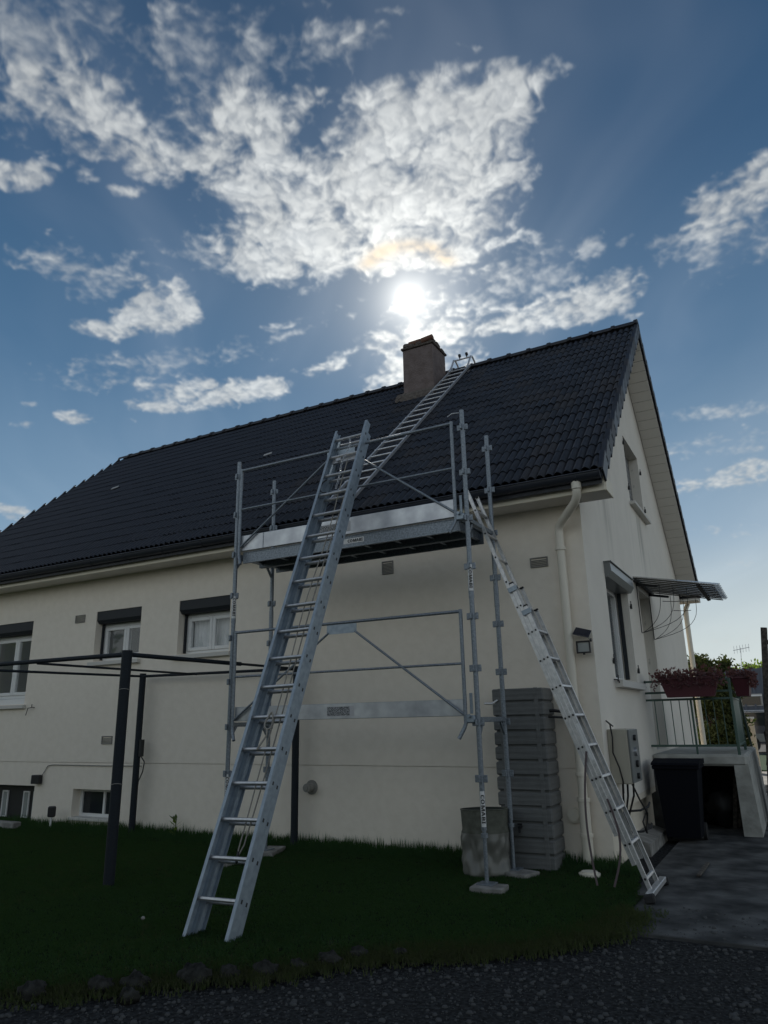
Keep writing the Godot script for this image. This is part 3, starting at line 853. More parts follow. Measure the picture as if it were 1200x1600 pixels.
func house() -> void:
	var h := thing("house", "cream rendered house with dark tiled roof and chimney", "house", Vector3(0, 0, 0))
	# facade
	var holes := [[-6.0, 2.45, -5.02, 3.24], [-7.775, 2.45, -6.78, 3.235], [-10.55, 1.85, -9.33, 3.22], [-7.95, 0.18, -7.04, 0.575], [-11.6, 0.02, -8.845, 0.598]]
	var w := MB.new()
	wall(w, Vector3.ZERO, Vector3.RIGHT, Vector3.UP, Vector3(0, 0, 1), -12.1, 0.955, 0.0, 3.80, [holes[0], holes[1], holes[2]], 0.24)
	part(h, "front_wall", w, M.cream_render)
	var w2 := MB.new()
	wall(w2, Vector3(0, 0, -0.006), Vector3.RIGHT, Vector3.UP, Vector3(0, 0, 1), -12.1, -0.3, 0.0, 0.95, [holes[3], holes[4]], 0.24)
	w2.quad(Vector3(-12.1, 0.95, -0.03), Vector3(0, 0.95, -0.03), Vector3(0, 0.95, -0.006), Vector3(-12.1, 0.95, -0.006), Vector3.UP)
	w2.quad(Vector3(-12.1, 0.94, -0.025), Vector3(0, 0.94, -0.025), Vector3(0, 0.96, -0.025), Vector3(-12.1, 0.96, -0.025), Vector3(0, 0, 1))
	part(h, "front_plinth", w2, M.cream_render)
	# gable wall: main field with its openings, then the triangle
	var g := MB.new()
	var gh := [[0.98, 1.88, 2.36, 3.27], [3.30, 1.0, 4.26, 3.275]]      # u runs into depth (u = -z)
	var uvf := func(u, v): return Vector2((10.0 - u) / 10.4, 1.0 - v / 8.6)
	wall(g, Vector3.ZERO, Vector3(0, 0, -1), Vector3.UP, Vector3.RIGHT, 0.0, 0.57, 8.4, 3.80, gh, 0.22, uvf)
	var top := func(u): return EAVE.y - 0.16 + (EAVE.z + minf(u, 8.4 - u)) * tan(PITCH)
	var cuts := [0.0, 1.2, 2.4, 3.56, 4.2, 4.86, 6.0, 7.2, 8.4]
	for i in cuts.size() - 1:
		var a: float = cuts[i]; var b: float = cuts[i + 1]
		var spans := [[3.80, -1.0]]
		if a > 3.5 and b < 4.9:
			spans = [[3.80, 4.72], [5.86, -1.0]]
		for s in spans:
			var t0: float = top.call(a) if s[1] < 0.0 else s[1]; var t1: float = top.call(b) if s[1] < 0.0 else s[1]
			g.quad_uv(Vector3(0, s[0], -a), Vector3(0, s[0], -b), Vector3(0, t1, -b), Vector3(0, t0, -a), Vector3.RIGHT, uvf.call(a, s[0]), uvf.call(b, s[0]), uvf.call(b, t1), uvf.call(a, t0))
	var r0 := Vector3(0, 4.72, -3.56); var r1 := Vector3(0, 5.86, -4.86)
	var dp := Vector3(-0.22, 0, 0)
	g.quad(Vector3(0, r0.y, r0.z), Vector3(0, r1.y, r0.z), Vector3(0, r1.y, r0.z) + dp, Vector3(0, r0.y, r0.z) + dp, Vector3(0, 0, -1))
	g.quad(Vector3(0, r0.y, r1.z), Vector3(0, r1.y, r1.z), Vector3(0, r1.y, r1.z) + dp, Vector3(0, r0.y, r1.z) + dp, Vector3(0, 0, 1))
	g.quad(Vector3(0, r0.y, r0.z), Vector3(0, r0.y, r1.z), Vector3(0, r0.y, r1.z) + dp, Vector3(0, r0.y, r0.z) + dp, Vector3.UP)
	g.quad(Vector3(0, r1.y, r0.z), Vector3(0, r1.y, r1.z), Vector3(0, r1.y, r1.z) + dp, Vector3(0, r1.y, r0.z) + dp, Vector3.DOWN)
	part(h, "gable_wall", g, M.gable_render, "pale gable wall streaked with grey dirt")
	var pl := MB.new()
	pl.span(Vector3(-0.3, -0.3, -8.4), Vector3(-0.06, 0.565, -0.04))
	pl.span(Vector3(-0.3, 0.50, -8.4), Vector3(-0.002, 0.568, -0.02))
	part(h, "gable_plinth", pl, M.plinth_render)
	# other walls and an inside, so that light comes in by the windows only
	var o := MB.new()
	o.span(Vector3(-12.1, -0.3, -8.4), Vector3(-0.25, 3.85, -8.15))
	o.span(Vector3(-12.1, -0.3, -8.15), Vector3(-11.85, 3.85, -0.25))
	part(h, "rear_wall", o, M.plinth_render)
	var ins := MB.new()
	ins.span(Vector3(-11.85, 1.0, -8.15), Vector3(-0.25, 1.06, -0.25))
	ins.span(Vector3(-11.85, 3.70, -8.15), Vector3(-0.25, 3.76, -0.25))
	ins.span(Vector3(-11.85, 1.06, -3.6), Vector3(-0.25, 3.70, -3.5))
	part(h, "inner_floor", ins, M.interior)
	var tri := MB.new()
	tri.prism(PackedVector2Array([Vector2(0.0, 3.8), Vector2(-4.2, 7.85), Vector2(-8.4, 3.8)]), Vector3(-12.1, 0, 0), Vector3(0, 0, 1), Vector3.UP, Vector3(0.25, 0, 0))
	part(h, "left_gable", tri, M.cream_render)
	# eaves: soffit, fascia, gutter
	var so := MB.new()
	so.span(Vector3(-12.45, 3.775, 0.0), Vector3(0.36, 3.795, 0.36))
	part(h, "eave_soffit", so, M.soffit_white)
	var fa := MB.new()
	fa.span(Vector3(-12.45, 3.765, 0.362), Vector3(0.372, 3.93, 0.385), 0.004)
	fa.span(Vector3(0.362, 3.77, 0.0), Vector3(0.382, 3.94, 0.36), 0.004)
	part(h, "fascia", fa, M.fascia_cream)
	var fb := MB.new()
	fb.span(Vector3(-12.45, 3.775, -8.78), Vector3(0.36, 3.795, -8.4)); fb.span(Vector3(-12.45, 3.765, -8.80), Vector3(0.372, 3.93, -8.782))
	part(h, "rear_eave", fb, M.soffit_white)
	var gu := MB.new()
	var seg := 10
	for k in seg:
		var a0 := PI + PI * k / seg; var a1 := PI + PI * (k + 1) / seg
		var d0 := Vector3(0, sin(a0), cos(a0)); var d1 := Vector3(0, sin(a1), cos(a1))
		var cc := Vector3(0, 3.945, 0.468)
		for rr in [0.08, 0.076]:
			var sg := 1.0 if rr == 0.08 else -1.0
			gu.quad_n(cc + Vector3(-12.5, 0, 0) + d0 * rr, cc + Vector3(-12.5, 0, 0) + d1 * rr, cc + Vector3(0.36, 0, 0) + d1 * rr, cc + Vector3(0.36, 0, 0) + d0 * rr, d0 * sg, d1 * sg, d1 * sg, d0 * sg)
		gu.tri(cc + Vector3(0.36, 0, 0), cc + Vector3(0.36, 0, 0) + d0 * 0.08, cc + Vector3(0.36, 0, 0) + d1 * 0.08, Vector3.RIGHT, Vector3.RIGHT, Vector3.RIGHT)
	gu.tube(Vector3(-12.5, 3.945, 0.552), Vector3(0.36, 3.945, 0.552), 0.009, 8)
	var gp := part(h, "gutter", gu, M.gutter_zinc, "dark half-round gutter")
	for i in 17:
		var k2 := MB.new()
		var xx := 0.1 - i * 0.75
		for q in 6:
			var a0 := PI * 1.02 + PI * 0.96 * q / 6; var a1 := PI * 1.02 + PI * 0.96 * (q + 1) / 6
			k2.beam(Vector3(xx, 3.945 + sin(a0) * 0.084, 0.468 + cos(a0) * 0.084), Vector3(xx, 3.945 + sin(a1) * 0.084, 0.468 + cos(a1) * 0.084), Vector3.RIGHT, 0.022, 0.004)
		part(gp, "gutter_bracket", k2, M.gutter_zinc)
	# downpipe at the corner
	var dpm := MB.new()
	dpm.tube(Vector3(0.09, 3.89, 0.46), Vector3(0.09, 3.80, 0.46), 0.052, 16)
	dpm.path([Vector3(0.09, 3.80, 0.46), Vector3(0.085, 3.74, 0.45), Vector3(0.04, 3.68, 0.38), Vector3(-0.17, 3.56, 0.16), Vector3(-0.225, 3.51, 0.105), Vector3(-0.235, 3.44, 0.09), Vector3(-0.235, 1.55, 0.09)], 0.046, 16)
	dpm.tube(Vector3(-0.235, 1.42, 0.09), Vector3(-0.235, 1.55, 0.09), 0.05, 16)
	dpm.tube(Vector3(-0.235, 0.62, 0.09), Vector3(-0.235, 1.42, 0.09), 0.046, 16)
	dpm.tube(Vector3(-0.235, 0.05, 0.09), Vector3(-0.235, 0.66, 0.09), 0.056, 16)
	var dpp := part(h, "downpipe", dpm, M.pipe_cream, "cream downpipe bent in under the eave")
	for y in [3.26, 1.40, 0.90, 0.66, 0.33]:
		var c2 := MB.new()
		c2.tube(Vector3(-0.235, y - 0.017, 0.09), Vector3(-0.235, y + 0.017, 0.09), 0.066 if y < 0.7 else 0.057, 16)
		c2.span(Vector3(-0.25, y - 0.012, 0.0), Vector3(-0.22, y + 0.012, 0.05))
		part(dpp, "collar", c2, M.pipe_cream)
	var rdp := MB.new()
	rdp.path([Vector3(0.10, 3.86, -8.87), Vector3(0.10, 3.76, -8.87), Vector3(0.06, 3.66, -8.80), Vector3(0.06, 3.5, -8.72), Vector3(0.06, 0.0, -8.72)], 0.05, 12)
	part(h, "downpipe", rdp, M.pipe_cream, "cream downpipe at the rear corner of the gable")
	# roof
	roof(h)
	chimney(h)
	# windows
	front_window(h, -6.0, 2.45, -5.02, 3.24, 0.19, true)
	front_window(h, -7.775, 2.45, -6.78, 3.235, 0.19, false)
	front_window(h, -10.55, 1.85, -9.33, 3.22, 0.20, false, 0.10)
	# cellar window
	var cw := MB.new()
	cw.span(Vector3(-7.95, 0.18, -0.20), Vector3(-7.90, 0.575, -0.15)); cw.span(Vector3(-7.09, 0.18, -0.20), Vector3(-7.04, 0.575, -0.15))
	cw.span(Vector3(-7.90, 0.18, -0.20), Vector3(-7.09, 0.225, -0.151)); cw.span(Vector3(-7.90, 0.53, -0.20), Vector3(-7.09, 0.575, -0.151))
	cw.span(Vector3(-7.45, 0.225, -0.20), Vector3(-7.41, 0.53, -0.152))
	var cwp := part(h, "cellar_window", cw, M.white_trim)
	var cp := MB.new()
	cp.span(Vector3(-7.90, 0.225, -0.185), Vector3(-7.09, 0.53, -0.175))
	part(cwp, "pane", cp, M.car_glass)
	var cs := MB.new()
	cs.span(Vector3(-7.97, 0.14, -0.24), Vector3(-7.02, 0.182, 0.03), 0.005)
	part(cwp, "sill", cs, M.sill_stone)
	# garage door with two lights, seen above the kerb of its ramp
	var gd := MB.new()
	gd.span(Vector3(-11.6, -0.28, -0.22), Vector3(-8.845, 0.60, -0.17))
	for x in [-11.0, -10.5, -10.0]:
		gd.span(Vector3(x - 0.004, -0.28, -0.171), Vector3(x + 0.004, 0.60, -0.165))
	var gdp := part(h, "garage_door", gd, M.black_plastic, "black garage door with two small lights")
	for x in [-9.22, -8.97, -9.75]:
		var lf := MB.new()
		for e in [[-0.075, -0.055, 0.10, 0.50], [0.055, 0.075, 0.10, 0.50], [-0.055, 0.055, 0.10, 0.12], [-0.055, 0.055, 0.48, 0.50]]:
			lf.span(Vector3(x + e[0], e[2], -0.169), Vector3(x + e[1], e[3], -0.145), 0.003)
		var lfp := part(gdp, "light_frame", lf, M.white_trim)
		var lp := MB.new()
		lp.span(Vector3(x - 0.055, 0.12, -0.166), Vector3(x + 0.055, 0.48, -0.158))
		part(lfp, "pane", lp, M.glass_frosted)
	# gable window
	gable_window(h)
	gable_door(h)
	# attic window: closed shutter set back in its reveal
	var aw := MB.new()
	for i in 12:
		aw.span(Vector3(-0.19, 4.72 + i * 0.095, -4.86), Vector3(-0.15, 4.81 + i * 0.095, -3.56), 0.006)
	var awp := part(h, "attic_shutter", aw, M.shutter_grey)
	var as_ := MB.new()
	as_.span(Vector3(-0.2, 4.66, -4.95), Vector3(0.09, 4.715, -3.48), 0.006)
	part(awp, "sill", as_, M.sill_stone)
	for p in [Vector3(0, 5.72, -3.49), Vector3(0, 4.95, -3.49), Vector3(0, 5.62, -4.93), Vector3(0, 4.92, -4.93)]:
		hinge(awp, p)
	# air vents in the facade
	for q in [[-2.55, 3.244, -2.387, 3.412], [-0.618, 3.10, -0.412, 3.215], [-8.27, 3.09, -8.04, 3.215], [-7.41, 1.215, -7.187, 1.332]]:
		var vm := MB.new()
		vm.span(Vector3(q[0], q[1], -0.004), Vector3(q[2], q[1] + 0.014, 0.016), 0.003); vm.span(Vector3(q[0], q[3] - 0.014, -0.004), Vector3(q[2], q[3], 0.016), 0.003)
		vm.span(Vector3(q[0], q[1] + 0.014, -0.004), Vector3(q[0] + 0.014, q[3] - 0.014, 0.015), 0.003); vm.span(Vector3(q[2] - 0.014, q[1] + 0.014, -0.004), Vector3(q[2], q[3] - 0.014, 0.015), 0.003)
		var ns := int((q[3] - q[1] - 0.03) / 0.018)
		for i in ns:
			vm.box(Vector3((q[0] + q[2]) * 0.5, q[1] + 0.024 + i * 0.018, 0.006), Vector3(q[2] - q[0] - 0.028, 0.012, 0.004), Basis(Vector3.RIGHT, 0.6))
		part(h, "air_vent", vm, M.vent_grey)
	# boiler outlet in the facade
	var tp := MB.new()
	tp.tube(Vector3(-3.60, 0.695, 0.0), Vector3(-3.60, 0.695, 0.012), 0.085, 20)
	tp.tube(Vector3(-3.60, 0.695, 0.012), Vector3(-3.60, 0.695, 0.09), 0.05, 18)
	tp.tube(Vector3(-3.60, 0.695, 0.10), Vector3(-3.60, 0.695, 0.125), 0.05, 18)
	tp.tube(Vector3(-3.60, 0.695, 0.09), Vector3(-3.60, 0.695, 0.10), 0.032, 14)
	tp.tube(Vector3(-3.60, 0.695, 0.125), Vector3(-3.60, 0.695, 0.14), 0.026, 14)
	part(h, "flue_outlet", tp, M.vent_grey)
	# wall hooks and shutter stays
	for p in [Vector3(-9.06, 1.79, 0.0)]:
		var hk := MB.new()
		hk.path([p, p + Vector3(0, 0, 0.05), p + Vector3(0.0, 0.05, 0.05)], 0.007, 6)
		hk.path([p + Vector3(0, 0, 0.05), p + Vector3(-0.09, -0.01, 0.05), p + Vector3(-0.13, -0.12, 0.05)], 0.007, 6)
		part(h, "shutter_stay", hk, M.iron_black)

func hinge(parent: Node3D, p: Vector3) -> void:
	var m := MB.new()
	m.tube(p + Vector3(0.018, -0.05, 0), p + Vector3(0.018, 0.015, 0), 0.014, 8)
	m.tube(p + Vector3(0.018, 0.015, 0), p + Vector3(0.018, 0.06, 0), 0.006, 8)
	m.span(p + Vector3(-0.002, -0.045, -0.012), p + Vector3(0.014, -0.01, 0.012))
	part(parent, "hinge_pin", m, M.iron_black)

func gable_window(h: Node3D) -> void:
	var f := MB.new()
	var x := -0.16
	f.span(Vector3(x - 0.06, 1.88, -1.04), Vector3(x, 3.10, -0.98), 0.005); f.span(Vector3(x - 0.06, 1.88, -2.36), Vector3(x, 3.10, -2.30), 0.005)
	f.span(Vector3(x - 0.06, 1.88, -2.30), Vector3(x - 0.001, 1.94, -1.04), 0.005); f.span(Vector3(x - 0.06, 3.04, -2.30), Vector3(x - 0.001, 3.10, -1.04), 0.005)
	f.span(Vector3(x - 0.06, 1.94, -1.70), Vector3(x + 0.01, 3.04, -1.62), 0.005)
	var w := part(h, "window", f, M.white_trim)
	for k in 2:
		var p := MB.new()
		var z0 := -1.04 if k == 0 else -1.70; var z1 := -1.62 if k == 0 else -2.30
		p.span(Vector3(x - 0.035, 1.94, z1), Vector3(x - 0.03, 3.04, z0))
		part(w, "pane", p, M.glass)
	var b := MB.new()
	b.prism(PackedVector2Array([Vector2(-0.16, 3.269), Vector2(0.075, 3.269), Vector2(0.085, 3.16), Vector2(0.04, 3.09), Vector2(-0.16, 3.09)]), Vector3(0, 0, -2.42), Vector3.RIGHT, Vector3.UP, Vector3(0, 0, 1.45))
	b.span(Vector3(-0.05, 3.272, -2.44), Vector3(0.095, 3.285, -0.96), 0.003)
	part(w, "shutter_box", b, M.cabinet_panel, "grey roller shutter box")
	var tr := MB.new()
	tr.span(Vector3(-0.14, 1.93, -2.355), Vector3(-0.09, 3.09, -2.325)); tr.span(Vector3(-0.14, 1.93, -1.01), Vector3(-0.09, 3.09, -0.985))
	part(w, "shutter_track", tr, M.shutter_anthracite)
	var s := MB.new()
	s.prism(PackedVector2Array([Vector2(-0.2, 1.88), Vector2(0.09, 1.868), Vector2(0.09, 1.79), Vector2(0.0, 1.782), Vector2(-0.2, 1.782)]), Vector3(0, 0, -2.44), Vector3.RIGHT, Vector3.UP, Vector3(0, 0, 1.54))
	part(w, "sill", s, M.sill_stone)
	for p in [Vector3(0, 2.93, -2.44), Vector3(0, 2.06, -2.44), Vector3(0, 2.10, -0.90)]:
		hinge(w, p)
	for z in [-0.86, -2.62]:
		var k := MB.new()
		k.path([Vector3(0, 1.87, z), Vector3(0.05, 1.87, z), Vector3(0.05, 1.92, z)], 0.008, 6)
		k.path([Vector3(0.05, 1.85, z + 0.05), Vector3(0.05, 1.87, z), Vector3(0.05, 1.83, z - 0.05)], 0.007, 6)
		part(w, "shutter_stay", k, M.iron_black)

func gable_door(h: Node3D) -> void:
	var f := MB.new()
	var x := -0.15
	f.span(Vector3(x - 0.06, 1.0, -3.37), Vector3(x, 3.275, -3.30), 0.005); f.span(Vector3(x - 0.06, 1.0, -4.26), Vector3(x, 3.275, -4.19), 0.005)
	f.span(Vector3(x - 0.06, 3.20, -4.19), Vector3(x - 0.001, 3.275, -3.37), 0.005); f.span(Vector3(x - 0.06, 2.93, -4.19), Vector3(x - 0.001, 2.99, -3.37), 0.005)
	var d := part(h, "door", f, M.white_trim, "door with a small light above it, opening on the balcony")
	var lf := MB.new()
	lf.span(Vector3(x - 0.05, 1.02, -4.19), Vector3(x - 0.012, 2.93, -3.37), 0.004)
	part(d, "door_leaf", lf, M.cabinet_panel)
	var p := MB.new()
	p.span(Vector3(x - 0.035, 2.99, -4.19), Vector3(x - 0.03, 3.20, -3.37))
	part(d, "pane", p, M.glass)
	var hd := MB.new()
	hd.tube(Vector3(x - 0.012, 2.02, -3.48), Vector3(x + 0.04, 2.02, -3.48), 0.01, 8)
	hd.tube(Vector3(x + 0.04, 2.02, -3.48), Vector3(x + 0.04, 2.02, -3.58), 0.009, 8)
	part(d, "handle", hd, M.chain_steel)

func chimney(h: Node3D) -> void:
	var x0 := -3.835; var x1 := -3.20; var z0 := -3.93; var z1 := -3.33
	var m := MB.new()
	m.span(Vector3(x0, 6.9, z0), Vector3(x1, 8.36, z1), 0.012)
	var c := part(h, "chimney", m, M.chimney_render, "weathered brown rendered chimney stack with a crumbling top")
	var fl := MB.new()
	# mortar flaunching where the stack leaves the tiles
	var t := Vector3(0, sin(PITCH), -cos(PITCH)); var nr := Vector3(0, cos(PITCH), sin(PITCH))
	var fb := Vector3(0, EAVE.y + (EAVE.z - z1) * tan(PITCH), z1)
	fl.prism(PackedVector2Array([Vector2(-0.17, 0.05), Vector2(0.1, 0.05), Vector2(0.1, 0.13), Vector2(0.0, 0.125), Vector2(-0.10, 0.09)]), Vector3(x0 - 0.12, fb.y, fb.z), t, nr, Vector3(x1 - x0 + 0.18, 0, 0))
	for sx in [x0 - 0.06, x1]:
		fl.prism(PackedVector2Array([Vector2(-0.1, 0.04), Vector2(1.0, 0.04), Vector2(1.0, 0.11), Vector2(-0.1, 0.11)]), Vector3(sx, fb.y, fb.z), t, nr, Vector3(0.06, 0, 0))
	part(c, "flaunching", fl, M.mortar)
	var cap := MB.new()
	cap.box(Vector3((x0 + x1) * 0.5, 8.385, (z0 + z1) * 0.5), Vector3(x1 - x0 + 0.06, 0.045, z1 - z0 + 0.06), Basis(Vector3.FORWARD, 0.012), 0.012)
	part(c, "cap_course", cap, M.mortar)
	# broken pieces of the top course, half-round tiles bedded in mortar
	var r := RandomNumberGenerator.new(); r.seed = 5
	var spots := [[-3.70, 8.45, -3.42, 0.26, 0.10, 0.2, 0.10], [-3.45, 8.455, -3.42, 0.24, 0.10, 0.18, -0.08], [-3.29, 8.465, -3.45, 0.16, 0.12, 0.2, -0.10], [-3.27, 8.45, -3.62, 0.16, 0.10, 0.22, 0.1], [-3.28, 8.44, -3.84, 0.18, 0.08, 0.16, 0.2], [-3.55, 8.44, -3.84, 0.34, 0.09, 0.16, 0.05], [-3.76, 8.44, -3.66, 0.14, 0.09, 0.3, 0.05]]
	for s in spots:
		var b := MB.new()
		b.box(Vector3(s[0], s[1], s[2]), Vector3(s[3], s[4], s[5]), Basis(Vector3.FORWARD, s[6]) * Basis(Vector3.UP, r.randf_range(-0.15, 0.15)), 0.025)
		part(c, "cap_piece", b, M.mortar)
	for q in [[Vector3(-3.70, 8.47, -3.38), Vector3(-3.46, 8.49, -3.38)], [Vector3(-3.43, 8.475, -3.37), Vector3(-3.20, 8.51, -3.37)]]:
		var tl := MB.new()
		tl.tube(q[0], q[1], 0.065, 12, 0.055)
		part(c, "half_round_tile", tl, M.terracotta)

# ------------------------------------------------------------------ balcony

func balcony() -> void:
	var b := thing("balcony", "pale rendered balcony block with green railing outside the gable door", "balcony", Vector3(0.6, 0, -3.6))
	var m := MB.new()
	m.span(Vector3(0.0, 0.82, -5.4), Vector3(1.15, 0.965, -2.80), 0.03)
	part(b, "slab", m, M.balcony_paint)
	var p := MB.new()
	p.prism(PackedVector2Array([Vector2(0.985, -0.03), Vector2(1.20, -0.03), Vector2(1.155, 0.85), Vector2(0.985, 0.85)]), Vector3(0, 0, -5.38), Vector3.RIGHT, Vector3.UP, Vector3(0, 0, 2.565))
	part(b, "side_wall", p, M.balcony_paint)
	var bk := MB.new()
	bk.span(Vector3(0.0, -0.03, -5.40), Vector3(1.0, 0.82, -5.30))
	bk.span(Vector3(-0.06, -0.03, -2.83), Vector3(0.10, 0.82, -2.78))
	part(b, "back_wall", bk, M.old_concrete)  # darker concrete puts the shade of the recess into the colour
	# things stored in the dark below
	var rl := MB.new()
	var zf := -2.84
	var y_top := 1.91; var y2 := 1.76; var y3 := 1.665; var y_bot := 1.07
	for y in [y_top, y2, y3, y_bot]:
		rl.span(Vector3(0.0, y - 0.014, zf - 0.014), Vector3(1.07, y + 0.014, zf + 0.014), 0.003)
	rl.span(Vector3(1.052, 0.93, zf - 0.018), Vector3(1.088, 1.925, zf + 0.018), 0.003)
	rl.span(Vector3(0.56, 0.93, zf - 0.012), Vector3(0.585, y3, zf + 0.012), 0.003)
	var rp := part(b, "railing", rl, M.rail_green, "green metal railing with upright bars")
	for i in 9:
		if i == 5:
			continue
		var bar := MB.new()
		var x := 0.11 + i * 0.105
		bar.tube(Vector3(x, y_bot, zf), Vector3(x, y3, zf), 0.0065, 6)
		part(rp, "bar", bar, M.rail_green)
	# side railing, then the stair rail falling away behind
	var sr := MB.new()
	for y in [y_top, y2, y3, y_bot]:
		sr.span(Vector3(1.055, y - 0.014, -4.2), Vector3(1.085, y + 0.014, zf - 0.018), 0.003)
	sr.span(Vector3(1.052, 0.93, -4.236), Vector3(1.088, 1.925, -4.2), 0.003)
	sr.beam(Vector3(1.07, 1.9, -4.236), Vector3(1.07, 0.95, -5.9), Vector3.RIGHT, 0.03, 0.03)
	sr.span(Vector3(1.062, y_bot + 0.01, -4.2), Vector3(1.078, y3 - 0.014, -3.0))
	part(b, "side_railing", sr, M.rail_green)
	var st := MB.new()
	for k in 5:
		st.span(Vector3(0.1, -0.03, -5.4 - 0.28 * (k + 1)), Vector3(1.15, 0.80 - 0.16 * k, -5.402 - 0.28 * k), 0.01)
	part(b, "stair", st, M.concrete)
	# doorstep block at the foot of the gable
	var d := MB.new()
	d.prism(PackedVector2Array([Vector2(-0.05, -0.03), Vector2(0.15, -0.03), Vector2(0.15, 0.10), Vector2(-0.05, 0.16)]), Vector3(0, 0, -2.3), Vector3.RIGHT, Vector3.UP, Vector3(0, 0, 1.2))
	single("concrete_ledge", d, M.concrete, "low concrete ledge at the foot of the gable wall", "ledge")
	planter(Vector3(0.60, 1.69, -2.70), 0.72, 0.0, "long maroon planter hooked on the front railing of the balcony")
	planter(Vector3(1.20, 1.69, -3.35), 0.66, PI / 2, "maroon planter hooked on the side railing, seen end on")
	# door canopy
	var c := thing("door_canopy", "ribbed dark canopy on iron brackets above the gable door", "canopy", Vector3(0, 3.4, -3.7))
	var sh := MB.new()
	var nseg := 72
	for i in nseg:
		var z0 := -2.93 - 1.54 * i / nseg; var z1 := -2.93 - 1.54 * (i + 1) / nseg
		var h0 := 0.022 * absf(sin(PI * 9.0 * i / nseg)); var h1 := 0.022 * absf(sin(PI * 9.0 * (i + 1) / nseg))
		var e0 := 1.10 + 0.035 * absf(sin(PI * 9.0 * i / nseg)); var e1 := 1.10 + 0.035 * absf(sin(PI * 9.0 * (i + 1) / nseg))
		for dy in [0.0, -0.006]:
			sh.quad(Vector3(0.0, 3.415 + h0 + dy, z0), Vector3(e0, 3.185 + h0 + dy, z0), Vector3(e1, 3.185 + h1 + dy, z1), Vector3(0.0, 3.415 + h1 + dy, z1), Vector3.UP if dy == 0.0 else Vector3.DOWN)
		sh.quad(Vector3(e0, 3.185 + h0, z0), Vector3(e0, 3.179 + h0, z0), Vector3(e1, 3.179 + h1, z1), Vector3(e1, 3.185 + h1, z1), Vector3.RIGHT)
	part(c, "corrugated_sheet", sh, M.canopy_sheet)
	for i in 9:
		var rb := MB.new()
		var z := -2.945 - 1.51 * i / 8.0
		rb.beam(Vector3(0.01, 3.395, z), Vector3(1.06, 3.175, z), Vector3(0, 0, 1), 0.075, 0.008, 0.0)
		part(c, "rib", rb, M.wood_weathered)
	var cross := MB.new()
	cross.box(Vector3(0.86, 3.198, -3.7), Vector3(0.05, 0.03, 1.56), Basis(Vector3.FORWARD, -0.2), 0.004)
	cross.box(Vector3(0.03, 3.37, -3.7), Vector3(0.04, 0.05, 1.56), Basis(), 0.004)
	part(c, "cross_bar", cross, M.iron_black)
	for z in [-3.15, -4.25]:
		var br := MB.new()
		br.beam(Vector3(0.0, 3.33, z), Vector3(0.30, 3.27, z), Vector3(0, 0, 1), 0.035, 0.035, 0.004)
		var foot := Vector3(0.02, 2.62, z)
		for k in 3:
			var top := Vector3(0.32 + 0.18 * k, 3.30 - 0.04 * k, z)
			var pts := []
			for s in 11:
				var u := s / 10.0
				pts.append(foot.lerp(top, u) + Vector3(0.16 * sin(PI * u) * (0.6 + 0.4 * k), -0.10 * sin(PI * u), 0))
			br.path(pts, 0.004, 6)
		br.path([Vector3(0.34, 3.05, z), Vector3(0.50, 3.03, z), Vector3(0.60, 3.03, z)], 0.005, 6)
		br.path([foot, foot + Vector3(-0.015, 0.0, 0), foot + Vector3(-0.015, 0.7, 0)], 0.007, 6)
		part(c, "scroll_bracket", br, M.iron_black)

